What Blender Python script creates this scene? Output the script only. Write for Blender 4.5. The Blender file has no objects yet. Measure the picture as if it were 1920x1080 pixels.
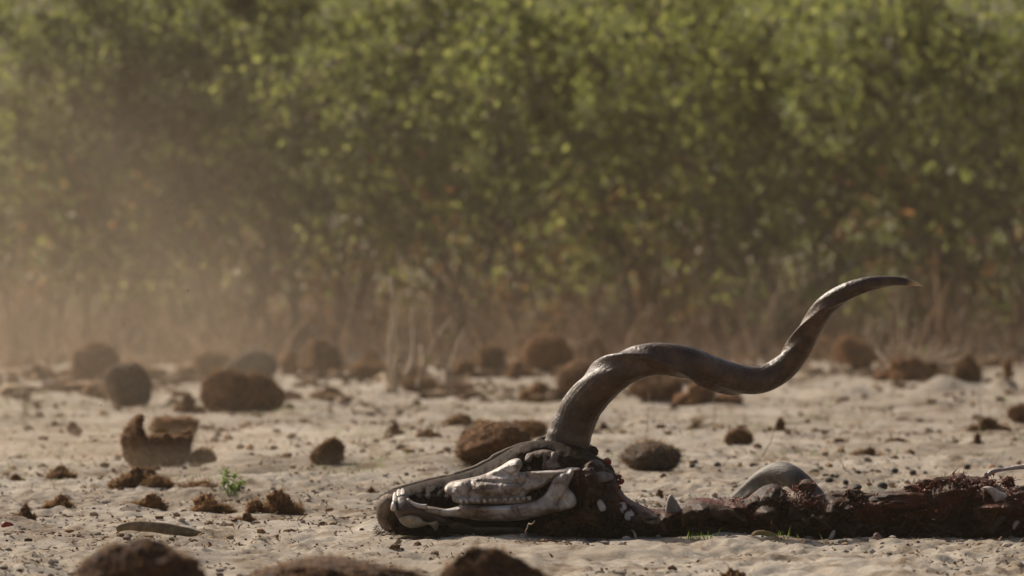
import bpy, math, random
import numpy as np
from mathutils import Vector

random.seed(7)
rng = np.random.default_rng(11)
sc = bpy.context.scene
C = sc.collection
R = math.radians

# ------------------------------------------------------------------ camera, sky, sun, exposure
CAM_H = 0.545
F_PX = 13200.0                      # focal length in pixels of the 1920-wide photograph
PITCH = math.atan(140.0 / F_PX)
cd = bpy.data.cameras.new('camera')
cam = bpy.data.objects.new('camera', cd)
C.objects.link(cam)
cam.location = (0, 0, CAM_H)
cam.rotation_euler = (math.pi / 2 - PITCH, 0, 0)
cd.sensor_width = 36.0
cd.lens = 36.0 * F_PX / 1920.0
cd.clip_start = 0.1
cd.clip_end = 2000
cd.dof.use_dof = True
cd.dof.focus_distance = 11.85
cd.dof.aperture_fstop = 9.5
cd.dof.aperture_blades = 0
sc.camera = cam

SUN_AZ, SUN_EL = R(-40), R(37)      # azimuth from +Y, negative = left of the view axis
to_sun = Vector((math.sin(SUN_AZ) * math.cos(SUN_EL), math.cos(SUN_AZ) * math.cos(SUN_EL), math.sin(SUN_EL)))
w = bpy.data.worlds.new('World')
sc.world = w
w.use_nodes = True
nt = w.node_tree
bg = nt.nodes['Background']
sky = nt.nodes.new('ShaderNodeTexSky')
sky.sky_type = 'NISHITA'
sky.sun_disc = False
sky.sun_elevation = SUN_EL
sky.sun_rotation = SUN_AZ % (2 * math.pi)
sky.dust_density = 6.0
sky.air_density = 0.8
sky.ozone_density = 0.5
nt.links.new(sky.outputs[0], bg.inputs[0])
bg.inputs[1].default_value = 0.095

sl = bpy.data.lights.new('sun', 'SUN')
sl.energy = 4.9
sl.angle = R(0.6)
sl.color = (1.0, 0.89, 0.745)
sun = bpy.data.objects.new('sun', sl)
C.objects.link(sun)
sun.rotation_euler = (-to_sun).to_track_quat('-Z', 'Y').to_euler()
sun.location = (-20, 15, 20)

sc.view_settings.view_transform = 'Standard'
sc.view_settings.look = 'None'
sc.view_settings.gamma = 1.0
sc.view_settings.exposure = 0.0
sc.view_settings.use_curve_mapping = False
sc.cycles.use_denoising = True
sc.cycles.volume_bounces = 1
sc.cycles.max_bounces = 8
sc.cycles.volume_step_rate = 1.0
sc.cycles.volume_max_steps = 64


# ------------------------------------------------------------------ helpers
def P(px, py, Y):
    """world point at depth Y that the photograph shows at pixel (px, py)"""
    u = (px - 960.0) / F_PX
    v = (540.0 - py) / F_PX
    cy, sy = math.cos(PITCH), math.sin(PITCH)
    yy = cy + v * sy
    zz = v * cy - sy
    t = Y / yy
    return np.stack([np.asarray(u * t, float) + 0 * np.asarray(t), np.asarray(Y + 0 * t, float), CAM_H + zz * t], -1)


def depth_of(py):
    return CAM_H * F_PX / (py - 400.0)


def _hash(ix, iy, iz, seed):
    h = (ix.astype(np.int64) * 374761393 + iy.astype(np.int64) * 668265263 + iz.astype(np.int64) * 2147483647 + seed * 1274126177) & 0xFFFFFFFF
    h = ((h ^ (h >> 13)) * 1274126177) & 0xFFFFFFFF
    h = h ^ (h >> 16)
    return (h & 0xFFFFFF) / float(0xFFFFFF) * 2 - 1


def vnoise(p, seed=0):
    """3-D value noise in -1..1, p (...,3)"""
    p = np.asarray(p, float)
    i = np.floor(p)
    f = p - i
    u = f * f * f * (f * (f * 6 - 15) + 10)
    i = i.astype(np.int64)
    out = 0
    for dx in (0, 1):
        wx = u[..., 0] if dx else 1 - u[..., 0]
        for dy in (0, 1):
            wy = u[..., 1] if dy else 1 - u[..., 1]
            for dz in (0, 1):
                wz = u[..., 2] if dz else 1 - u[..., 2]
                out = out + wx * wy * wz * _hash(i[..., 0] + dx, i[..., 1] + dy, i[..., 2] + dz, seed)
    return out


def noise2(x, y, seed=0):
    x = np.asarray(x, float)
    y = np.asarray(y, float)
    i = np.floor(x); j = np.floor(y)
    fx = x - i; fy = y - j
    ux = fx * fx * fx * (fx * (fx * 6 - 15) + 10)
    uy = fy * fy * fy * (fy * (fy * 6 - 15) + 10)
    i = i.astype(np.int64); j = j.astype(np.int64)
    z = np.zeros_like(i)
    a = _hash(i, j, z, seed); b = _hash(i + 1, j, z, seed)
    c = _hash(i, j + 1, z, seed); d = _hash(i + 1, j + 1, z, seed)
    return (a * (1 - ux) + b * ux) * (1 - uy) + (c * (1 - ux) + d * ux) * uy


def fbm(p, oct=4, seed=0):
    out = 0
    a = 1.0
    p = np.asarray(p, float)
    for k in range(oct):
        out = out + a * vnoise(p * 2.03 ** k + 17.3 * k, seed + k)
        a *= 0.5
    return out / 1.9


class MB:
    """collects verts/faces blocks into one mesh"""
    def __init__(self):
        self.v = []; self.f = []; self.n = 0

    def add(self, v, f, mat=0):
        v = np.asarray(v, float).reshape(-1, 3)
        f = np.asarray(f, np.int64)
        if len(f):
            self.f.append((f + self.n, mat))
        self.v.append(v)
        self.n += len(v)
        return self

    def build(self, name, mats, parent=None, smooth=True, loc=None):
        V = np.concatenate(self.v) if self.v else np.zeros((0, 3))
        loc = np.zeros(3) if loc is None else np.asarray(loc, float)
        me = bpy.data.meshes.new(name)
        me.vertices.add(len(V))
        me.vertices.foreach_set('co', (V - loc).astype(np.float32).ravel())
        tot = np.concatenate([np.full(len(f), f.shape[1]) for f, _ in self.f])
        idx = np.concatenate([f.ravel() for f, _ in self.f])
        mi = np.concatenate([np.full(len(f), m) for f, m in self.f])
        me.loops.add(len(idx))
        me.loops.foreach_set('vertex_index', idx.astype(np.int32))
        me.polygons.add(len(tot))
        st = np.concatenate([[0], np.cumsum(tot)[:-1]])
        me.polygons.foreach_set('loop_start', st.astype(np.int32))
        me.polygons.foreach_set('loop_total', tot.astype(np.int32))
        me.polygons.foreach_set('material_index', mi.astype(np.int32))
        me.polygons.foreach_set('use_smooth', np.full(len(tot), smooth))
        for m in (mats if isinstance(mats, (list, tuple)) else [mats]):
            me.materials.append(m)
        me.update(calc_edges=True)
        me.validate()
        o = bpy.data.objects.new(name, me)
        C.objects.link(o)
        if parent is not None:
            o.parent = parent
            pl = np.array(parent.matrix_basis.translation)
            pp = parent.parent
            while pp is not None:
                pl = pl + np.array(pp.matrix_basis.translation); pp = pp.parent
            o.location = Vector(loc - pl)
        else:
            o.location = Vector(loc)
        return o


def tag(o, label=None, cat=None, group=None, kind=None):
    if label: o['label'] = label
    if cat: o['category'] = cat
    if group: o['group'] = group
    if kind: o['kind'] = kind
    return o


def empty(name, loc):
    o = bpy.data.objects.new(name, None)
    C.objects.link(o)
    o.location = Vector(loc)
    o.empty_display_size = 0.05
    return o


def catmull(pts, n, closed=False):
    p = np.asarray(pts, float)
    m = len(p)
    segs = m if closed else m - 1
    t = np.linspace(0, segs, n, endpoint=not closed)
    i = np.minimum(t.astype(int), segs - 1)
    f = (t - i)[:, None]
    g = (lambda k: p[k % m]) if closed else (lambda k: p[np.clip(k, 0, m - 1)])
    a, b, c, d = g(i - 1), g(i), g(i + 1), g(i + 2)
    return 0.5 * (2 * b + (c - a) * f + (2 * a - 5 * b + 4 * c - d) * f ** 2 + (3 * b - a - 3 * c + d) * f ** 3)


def tube(pts, rad, sides=6, section=None, cap=True):
    """tube along pts; section(k_along 0..1, angles) -> radius factor"""
    p = np.asarray(pts, float)
    n = len(p)
    rad = np.broadcast_to(np.asarray(rad, float), (n,))
    t = np.gradient(p, axis=0)
    t /= np.linalg.norm(t, axis=1)[:, None] + 1e-12
    ref = np.array([0.13, 1.0, 0.07]) if abs(t[:, 1]).max() < 0.9 else np.array([1.0, 0.1, 0.2])
    a = np.cross(t, ref); a /= np.linalg.norm(a, axis=1)[:, None] + 1e-12
    b = np.cross(t, a)
    th = np.linspace(0, 2 * math.pi, sides, endpoint=False)
    r = rad[:, None] * np.ones(sides)
    if section is not None:
        r = r * section(np.linspace(0, 1, n)[:, None], th[None, :])
    v = p[:, None, :] + r[..., None] * (np.cos(th)[None, :, None] * a[:, None, :] + np.sin(th)[None, :, None] * b[:, None, :])
    v = v.reshape(-1, 3)
    i = np.arange(n - 1)[:, None] * sides
    j = np.arange(sides)[None, :]
    j2 = (j + 1) % sides
    f = np.stack([i + j, i + j2, i + sides + j2, i + sides + j], -1).reshape(-1, 4)
    return v, f


def tube_caps(n, sides):
    """end caps as two fans' indices (needs two extra verts: start, end)"""
    j = np.arange(sides); j2 = (j + 1) % sides
    s = n * sides; e = s + 1; o = (n - 1) * sides
    return np.concatenate([np.stack([np.full(sides, s), j2, j], -1), np.stack([np.full(sides, e), o + j, o + j2], -1)])


def add_tube(mb, pts, rad, sides=6, mat=0, section=None):
    pts = np.asarray(pts, float)
    v, f = tube(pts, rad, sides, section)
    n = mb.n
    mb.add(np.concatenate([v, pts[:1], pts[-1:]]), f, mat)
    mb.f.append((tube_caps(len(pts), sides) + n, mat))


_ico = {}
def ico(sub):
    if sub not in _ico:
        import bmesh
        bm = bmesh.new()
        bmesh.ops.create_icosphere(bm, subdivisions=sub, radius=1)
        bm.verts.ensure_lookup_table()
        v = np.array([x.co[:] for x in bm.verts])
        f = np.array([[q.index for q in x.verts] for x in bm.faces])
        bm.free()
        _ico[sub] = (v, f)
    return _ico[sub]


def lump(center, radii, sub=3, amp=0.15, freq=1.6, fine=0.04, seed=0, square=1.0, flat=None):
    v, f = ico(sub)
    d = v.copy()
    if square != 1.0:
        d = np.sign(d) * np.abs(d) ** square
        d = d / np.maximum(np.linalg.norm(d, axis=1)[:, None], 1.0) ** 0.75
    k = 1 + amp * fbm(v * freq + seed * 3.7, 2, seed) + fine * fbm(v * freq * 4 + seed, 2, seed + 9) + fine * .8 * vnoise(v * freq * 14 + seed, seed + 4)
    q = d * k[:, None]
    if flat is not None:
        q[:, 2] = np.where(q[:, 2] > flat, flat + (q[:, 2] - flat) * 0.25, q[:, 2])
    return q * np.asarray(radii) + np.asarray(center), f


def fibres(v, f, n, length, width, seed=0, up=0.2, curl=0.6):
    """thin curved triangles (two segments) rooted on a mesh surface"""
    g = np.random.default_rng(seed)
    f = np.asarray(f)
    a, b, c = v[f[:, 0]], v[f[:, 1]], v[f[:, 2]]
    nr = np.cross(b - a, c - a)
    area = np.linalg.norm(nr, axis=1)
    k = g.choice(len(f), n, p=area / area.sum())
    r = g.random((n, 2)); s = np.sqrt(r[:, :1])
    p = a[k] * (1 - s) + b[k] * s * (1 - r[:, 1:]) + c[k] * s * r[:, 1:]
    nn = nr[k] / (area[k][:, None] + 1e-12)
    t = g.normal(size=(n, 3))
    t = t - nn * np.sum(t * nn, 1)[:, None]
    t /= np.linalg.norm(t, axis=1)[:, None]
    L = length * (0.4 + 0.9 * g.random((n, 1)))
    d = nn * (up + 0.5 * g.random((n, 1))) + t * 0.9
    side = np.cross(nn, t) * width * 0.5
    m = p + d * L * 0.5
    e = m + (d * 0.5 + curl * 0.5 * (g.normal(size=(n, 3)) * 0.5)) * L
    p = p - nn * width
    V = np.stack([p - side, p + side, m + side * 0.8, m - side * 0.8, e], 1).reshape(-1, 3)
    o = np.arange(n)[:, None] * 5
    return V, o + np.array([[0, 1, 2, 3]]), o + np.array([[3, 2, 4]])


def add_fib(mb, v, f, n, length, width, mat, seed=0, **k):
    V, q, t = fibres(v, f, n, length, width, seed, **k)
    b = mb.n
    mb.add(V, q, mat)
    mb.f.append((t + b, mat))


# ------------------------------------------------------------------ materials
def mat(name):
    m = bpy.data.materials.new(name)
    m.use_nodes = True
    n = m.node_tree.nodes
    return m, m.node_tree, n['Principled BSDF'], n['Material Output']


def noise_node(t, scale, detail=5, rough=0.6, coord='Object', stretch=None):
    tc = t.nodes.new('ShaderNodeTexCoord')
    nn = t.nodes.new('ShaderNodeTexNoise')
    nn.inputs['Scale'].default_value = scale
    nn.inputs['Detail'].default_value = detail
    nn.inputs['Roughness'].default_value = rough
    src = tc.outputs[coord]
    if stretch:
        mp = t.nodes.new('ShaderNodeMapping')
        mp.inputs['Scale'].default_value = stretch
        t.links.new(src, mp.inputs[0]); src = mp.outputs[0]
    t.links.new(src, nn.inputs['Vector'])
    return nn


def ramp(t, src, stops):
    r = t.nodes.new('ShaderNodeValToRGB')
    e = r.color_ramp.elements
    while len(e) < len(stops): e.new(0.5)
    for k, (p, c) in enumerate(stops):
        e[k].position = p; e[k].color = (*c, 1)
    t.links.new(src, r.inputs[0])
    return r.outputs[0]


def mix(t, fac, a, b, mode='MIX'):
    m = t.nodes.new('ShaderNodeMix')
    m.data_type = 'RGBA'; m.blend_type = mode
    for s, v in ((0, fac), (6, a), (7, b)):
        if isinstance(v, (int, float)): m.inputs[s].default_value = v
        elif isinstance(v, tuple): m.inputs[s].default_value = (*v, 1)
        else: t.links.new(v, m.inputs[s])
    return m.outputs[2]


def bump(t, bs, src, strength, dist):
    b = t.nodes.new('ShaderNodeBump')
    b.inputs['Strength'].default_value = strength
    b.inputs['Distance'].default_value = dist
    t.links.new(src, b.inputs['Height'])
    t.links.new(b.outputs[0], bs.inputs['Normal'])


def simple(name, stops, scale, rough=0.9, bumpd=0.0, coord='Object', stretch=None, spec=0.3, detail=6):
    m, t, bs, out = mat(name)
    nn = noise_node(t, scale, detail, 0.65, coord, stretch)
    t.links.new(ramp(t, nn.outputs[0], stops), bs.inputs['Base Color'])
    bs.inputs['Roughness'].default_value = rough
    bs.inputs['Specular IOR Level'].default_value = spec
    if bumpd: bump(t, bs, nn.outputs[0], 1.0, bumpd)
    return m


def island(name, stops, rough=0.85, transl=0.0, tcol=None, spec=0.2):
    """colour varies from piece to piece; optional translucency for leaves"""
    m, t, bs, out = mat(name)
    g = t.nodes.new('ShaderNodeNewGeometry')
    col = ramp(t, g.outputs['Random Per Island'], stops)
    t.links.new(col, bs.inputs['Base Color'])
    bs.inputs['Roughness'].default_value = rough
    bs.inputs['Specular IOR Level'].default_value = spec
    if transl:
        tr = t.nodes.new('ShaderNodeBsdfTranslucent')
        c2 = ramp(t, g.outputs['Random Per Island'], tcol)
        t.links.new(c2, tr.inputs[0])
        mx = t.nodes.new('ShaderNodeMixShader')
        mx.inputs[0].default_value = transl
        t.links.new(bs.outputs[0], mx.inputs[1]); t.links.new(tr.outputs[0], mx.inputs[2])
        t.links.new(mx.outputs[0], out.inputs[0])
    return m


# sand
M_sand, t, bs, _ = mat('sand')
n1 = noise_node(t, 1.3, 6, 0.62)
n2 = noise_node(t, 9.0, 6, 0.7, stretch=(1, .6, 1))
n3 = noise_node(t, 160.0, 4, 0.7)
base = ramp(t, n1.outputs[0], [(0.32, (0.225, 0.188, 0.142)), (0.5, (0.345, 0.303, 0.247)), (0.68, (0.425, 0.382, 0.32))])
dirt = ramp(t, n2.outputs[0], [(0.36, (0.48, 0.38, 0.29)), (0.47, (0.92, .89, .85)), (0.56, (1, 1, 1))])
grain = ramp(t, n3.outputs[0], [(0.35, (0.72, .7, .68)), (0.6, (1.08, 1.08, 1.08))])
t.links.new(mix(t, 1.0, mix(t, 1.0, base, dirt, 'MULTIPLY'), grain, 'MULTIPLY'), bs.inputs['Base Color'])
bs.inputs['Roughness'].default_value = 0.95
bs.inputs['Specular IOR Level'].default_value = 0.15
bump(t, bs, n3.outputs[0], 0.6, 0.003)

DUNG = [(0.3, (0.045, 0.020, 0.008)), (0.5, (0.115, 0.054, 0.021)), (0.68, (0.21, 0.108, 0.044))]
M_dung = simple('elephant_dung', DUNG, 38, 0.95, 0.006)
M_dung_dark = simple('weathered_dark_dung', [(0.3, (0.03, 0.024, 0.02)), (0.5, (0.07, 0.055, 0.045)), (0.7, (0.12, 0.10, 0.08))], 38, 0.95, 0.006)
M_dung_red = simple('reddish_dung', [(0.3, (0.075, 0.030, 0.010)), (0.5, (0.18, 0.078, 0.027)), (0.7, (0.29, 0.145, 0.055))], 38, 0.95, 0.006)
M_straw = island('dung_straw', [(0, (0.055, 0.027, 0.010)), (0.6, (0.14, 0.076, 0.034)), (1, (0.28, 0.18, 0.09))], .9, .4, [(0, (0.12, 0.06, 0.024)), (1, (0.42, 0.25, 0.115))])
M_straw_dark = island('dark_dung_straw', [(0, (0.03, 0.022, 0.016)), (0.7, (0.085, 0.06, 0.04)), (1, (0.22, 0.17, 0.11))], .9, .4, [(0, (0.09, 0.06, 0.035)), (1, (0.35, 0.24, 0.13))])
M_dung_fg = simple('near_dark_dung', [(0.3, (0.022, 0.010, 0.005)), (0.5, (0.058, 0.026, 0.012)), (0.68, (0.12, 0.06, 0.027))], 38, .95, .006)  # darker red-brown, for the lumps nearest the camera
M_litter = island('dung_crumbs', [(0, (0.06, 0.03, 0.014)), (0.5, (0.15, 0.078, 0.033)), (0.85, (0.27, 0.16, 0.075)), (1, (0.34, 0.26, 0.16))])
M_clod = island('sand_clods', [(0, (0.08, 0.062, 0.048)), (0.35, (0.2, 0.16, 0.12)), (0.6, (0.33, 0.27, 0.21)), (1, (0.44, 0.37, 0.29))])
M_pellet = simple('dark_droppings', [(0.3, (0.02, 0.018, 0.015)), (0.7, (0.06, 0.052, 0.042))], 120, 0.8, 0.001)

M_leaf = island('green_leaf', [(0, (0.07, 0.09, 0.026)), (0.55, (0.10, 0.12, 0.034)), (1, (0.12, 0.14, 0.04))], 0.6, 0.55,
                [(0, (0.20, 0.235, 0.055)), (0.5, (0.31, 0.34, 0.085)), (1, (0.48, 0.485, 0.145))], 0.4)
M_leaf_dark = island('dark_green_leaf', [(0, (0.05, 0.07, 0.024)), (0.6, (0.08, 0.10, 0.03)), (1, (0.11, 0.125, 0.036))], 0.6, 0.45,
                     [(0, (0.14, 0.175, 0.05)), (0.6, (0.23, 0.265, 0.075)), (1, (0.39, 0.405, 0.12))], 0.4)
M_leaf_dry = island('dry_leaf', [(0, (0.14, 0.065, 0.03)), (0.6, (0.23, 0.115, 0.048)), (1, (0.22, 0.18, 0.065))], 0.8, 0.45,
                    [(0, (0.28, 0.12, 0.05)), (1, (0.46, 0.27, 0.09))], 0.2)
M_bark = simple('bark', [(0.3, (0.12, 0.088, 0.064)), (0.7, (0.27, 0.205, 0.155))], 30, 0.95, 0.004, stretch=(1, 1, .25))
M_dry = island('dry_stems', [(0, (0.11, 0.07, 0.045)), (0.6, (0.20, 0.135, 0.088)), (1, (0.32, 0.24, 0.165))], 0.9, 0.3,
               [(0, (0.14, 0.085, 0.05)), (1, (0.34, 0.23, 0.145))])
M_stalk = simple('dead_stalk', [(0.3, (0.24, 0.18, 0.12)), (0.7, (0.45, 0.36, 0.26))], 60, 0.9, 0.002, stretch=(1, 1, .2))
M_sprout = island('green_sprout', [(0, (0.07, 0.12, 0.03)), (1, (0.14, 0.2, 0.05))], 0.7, 0.4,
                  [(0, (0.12, 0.22, 0.03)), (1, (0.25, 0.35, 0.06))])

# ------------------------------------------------------------------ ground (one sheet, finer near the carcass)
MOUNDS = []   # x, y, rx, ry, height
for (px, py, wpx, hpx) in ((1600, 747, 118, 22), (1765, 748, 150, 34), (1880, 736, 74, 28), (1415, 672, 110, 24),
                           (700, 748, 90, 8), (800, 872, 160, 9), (1560, 870, 160, 6), (1060, 655, 160, 16),
                           (330, 770, 260, 5), (560, 958, 90, 8), (600, 966, 60, 7), (250, 938, 110, 7), (1720, 1030, 200, 5)):
    Y = depth_of(py)
    s = F_PX / Y
    MOUNDS.append(((px - 960) / s, Y, wpx / s * 0.36, (wpx / s * 0.5 if hpx < 20 else hpx / s * 0.85), hpx / s * (1 if hpx < 20 else 1.15)))


def ground_z(x, y):
    x = np.asarray(x, float); y = np.asarray(y, float)
    z = 0.012 * noise2(x / 1.1, y / 1.7, 1)
    h = noise2(x / 0.26, y / 0.34, 2)
    z = z + 0.006 * (1 - np.abs(h)) * 1.4 - 0.006
    hum = np.clip(noise2(x / 0.19 + 9, y / 0.24, 13) - 0.05, 0, 1)
    z = z + 0.018 * hum ** 1.2
    z = z + 0.0036 * noise2(x / 0.085 + 5, y / 0.11, 3)
    near = 1.0 / (1 + (np.maximum(y - 13.6, 0) / 2.2) ** 2)
    z = z + (0.0024 + 0.0036 * near) * noise2(x / 0.035, y / 0.045, 4)
    rough = np.clip(0.5 + 1.2 * noise2(x / 0.5, y / 0.6, 8), 0, 1)
    z = z + (0.0014 + 0.0034 * near) * rough * noise2(x / 0.016, y / 0.024, 5)
    for (mx, my, rx, ry, hh) in MOUNDS:
        dd = ((x - mx) / rx) ** 2 + ((y - my) / ry) ** 2
        z = z + hh * np.exp(-dd) * (1 + 0.12 * noise2(x / 0.06, y / 0.06, 6))
    # keep the bed of the carcass level
    bed = np.exp(-(((y - 11.87) / 0.24) ** 4)) * (x > -0.3)
    z = z * (1 - 0.45 * bed)
    fade = np.clip((y - 5) / 2, 0, 1)
    return z * fade


def build_ground():
    def grow(start, step, end, k=1.12):
        o = []; v = start
        while v < end:
            step *= k; v += step; o.append(v)
        return o
    xc = np.arange(-1.15, 1.1501, 0.0062)
    gx = np.array(grow(1.15, 0.0062, 400, 1.085))
    xs = np.concatenate([-gx[::-1], xc, gx])
    yn = np.arange(7.2, 15.5, 0.0105)
    ym = np.arange(15.5, 20.5, 0.02)
    yf = np.arange(20.5, 29.5, 0.05)
    ys = np.concatenate([7.2 - np.array(grow(0, 0.02, 400, 1.25))[::-1], yn, ym, yf, np.array(grow(29.5, 0.05, 900, 1.15))])
    X, Y = np.meshgrid(xs, ys)
    Z = ground_z(X, Y)
    V = np.stack([X, Y, Z], -1).reshape(-1, 3)
    nx = len(xs); ny = len(ys)
    i = np.arange(ny - 1)[:, None] * nx; j = np.arange(nx - 1)[None, :]
    f = np.stack([i + j, i + j + 1, i + nx + j + 1, i + nx + j], -1).reshape(-1, 4)
    o = MB().add(V, f).build('ground', M_sand)
    tag(o, 'pale dry sand littered with dung crumbs', None, None, 'structure')


build_ground()


def on_ground(px, py):
    Y = depth_of(py)
    x = (px - 960.0) * Y / F_PX
    return np.array([x, Y, float(ground_z(x, Y))]), F_PX / Y


# ------------------------------------------------------------------ far vegetation
def leaf_block(p, d, L, W, g):
    """folded oval leaves: 6 verts, 2 quads each"""
    n = len(p)
    d = d / (np.linalg.norm(d, axis=1)[:, None] + 1e-9)
    u = np.cross(d, g.normal(size=(n, 3)))
    u /= np.linalg.norm(u, axis=1)[:, None] + 1e-9
    nn = np.cross(d, u)
    L = L[:, None]; W = W[:, None]
    a = p; e = p + d * L
    m1 = p + d * L * 0.30; m2 = p + d * L * 0.72
    up = nn * W * 0.18
    V = np.stack([a, m1 + u * W * .5 + up, m2 + u * W * .42 + up, e, m2 - u * W * .42 + up, m1 - u * W * .5 + up], 1).reshape(-1, 3)
    o = np.arange(n)[:, None] * 6
    f = np.concatenate([o + np.array([[0, 1, 2, 3]]), o + np.array([[0, 3, 4, 5]])])
    return V, f


def shrub_meshes(base, height, spread, n_stem, n_leaf, g, leaf=0.045, low=0.12, droop=0.1):
    st = MB()
    tips = []
    dirs = []
    base = np.asarray(base, float)
    for s in range(n_stem):
        a = g.random() * 2 * math.pi
        lean = spread * (0.35 + 0.9 * g.random())
        h = height * (0.7 + 0.35 * g.random())
        k = np.linspace(0, 1, 7)[:, None]
        off = np.array([math.cos(a) * lean, math.sin(a) * lean * 0.8, 0])
        b0 = base + np.array([g.normal() * 0.12, g.normal() * 0.1, -0.02])
        p = b0 + off * k ** 1.3 + np.array([0, 0, h]) * k + np.cumsum(g.normal(size=(7, 3)) * 0.035, axis=0) * k
        r = (0.005 + 0.009 * g.random() ** 2) * (1 - 0.75 * k[:, 0])
        add_tube(st, p, r, 5)
        nb = 9
        for q in range(nb):
            f = low + (1 - low) * (q + g.random()) / nb
            i = min(int(f * 6), 5); b = p[i] + (p[i + 1] - p[i]) * (f * 6 - i)
            aa = g.random() * 2 * math.pi
            bl = height * (0.16 + 0.2 * g.random()) * (1.15 - 0.6 * f)
            dv = np.array([math.cos(aa), math.sin(aa), 0.45 + 0.6 * g.random()])
            kk = np.linspace(0, 1, 4)[:, None]
            bp = b + dv * bl * kk + np.array([0, 0, -droop * bl]) * kk ** 2 + np.cumsum(g.normal(size=(4, 3)) * 0.015, axis=0) * kk
            add_tube(st, bp, 0.006 * (1 - .7 * kk[:, 0]), 4)
            for _ in range(5):
                f2 = 0.25 + 0.75 * g.random()
                i2 = min(int(f2 * 3), 2); b2 = bp[i2] + (bp[i2 + 1] - bp[i2]) * (f2 * 3 - i2)
                dd = g.normal(size=3) + np.array([0, 0, 0.35])
                dd /= np.linalg.norm(dd)
                e2 = b2 + dd * (0.08 + 0.12 * g.random())
                add_tube(st, np.stack([b2, (b2 + e2) / 2 + g.normal(size=3) * .008, e2]), np.array([.003, .0022, .001]), 3)
                tips.append((b2, e2))
    A = np.array([x[0] for x in tips]); B = np.array([x[1] for x in tips])
    wgt = np.clip((A[:, 2] - base[2]) / height - 0.12, 0.0, 1) + 0.2
    k = g.choice(len(A), n_leaf, p=wgt / wgt.sum())
    f = g.random((n_leaf, 1))
    p = A[k] * (1 - f) + B[k] * f + g.normal(size=(n_leaf, 3)) * 0.022
    d = (B[k] - A[k]) * 3 + g.normal(size=(n_leaf, 3)) * 0.35 + np.array([0, 0, -0.12])
    L = leaf * (0.6 + 0.7 * g.random(n_leaf)); W = L * (0.5 + 0.25 * g.random(n_leaf))
    lf = MB()
    lf.add(*leaf_block(p, d, L, W, g))
    return st, lf


SHRUBS = [  # px of the base, depth, height, spread, stems, leaves, leaf material, leaf size, label
    (-150, 28.2, 1.75, 0.62, 9, 3000, 'g', .045, 'leafy shrub at the far left edge, veiled by blowing dust'),
    (60, 27.6, 1.55, 0.55, 9, 2400, 'd', .042, 'dust-veiled olive shrub left of the dark shady bush'),
    (300, 28.0, 2.3, 0.75, 13, 11000, 'd', .04, 'large dark shady bush in the upper left of the thicket'),
    (480, 27.3, 1.15, 0.5, 9, 2000, 'g', .042, 'low yellow-green shrub in front of the dark shady bush'),
    (640, 28.0, 1.75, 0.55, 10, 3000, 'g', .045, 'bright leafy shrub standing right of the dark shady bush'),
    (880, 27.6, 1.9, 0.6, 11, 3600, 'g', .05, 'broad sunlit shrub with bright leaves above the dead grey stalks'),
    (1060, 28.4, 1.9, 0.6, 10, 3000, 'g', .045, 'green shrub rising behind the base of the tall horn'),
    (1250, 27.8, 1.7, 0.6, 10, 2900, 'g', .045, 'green shrub directly above the middle curve of the tall horn'),
    (1390, 28.9, 2.1, 0.6, 11, 3400, 'g', .045, 'tall pale green shrub whose top reaches the small gap of sky'),
    (1560, 27.9, 1.75, 0.6, 10, 2900, 'g', .047, 'shrub with scattered bright leaves above the tip of the tall horn'),
    (1760, 28.3, 1.95, 0.65, 11, 3800, 'd', .047, 'deep green shrub on the right side of the thicket'),
    (1960, 27.9, 1.85, 0.6, 10, 3200, 'g', .045, 'green shrub at the far right edge of the thicket'),
    (2250, 28.2, 1.9, 0.65, 10, 2600, 'g', .045, None),
    (-420, 28.2, 1.9, 0.65, 10, 2600, 'g', .045, None),
]
for k, (px, Y, h, sp, ns, nl, kind, lsz, label) in enumerate(SHRUBS):
    g = np.random.default_rng(100 + k)
    x = (px - 960) * Y / F_PX
    b = np.array([x, Y, float(ground_z(x, Y))])
    root = empty('shrub', b)
    tag(root, label or ('green shrub outside the right edge of the picture' if px > 960 else 'green shrub outside the left edge of the picture'),
        'shrub', 'shrubs along the front of the thicket')
    st, lf = shrub_meshes(b, 1.3 + 0.35 * (h - 1.15), sp, ns, int(nl * 1.1), g, lsz * 0.8)
    st.build('stem', M_bark, root, loc=b)
    lf.build('foliage', M_leaf if kind == 'g' else M_leaf_dark, root, smooth=False, loc=b)


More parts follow.
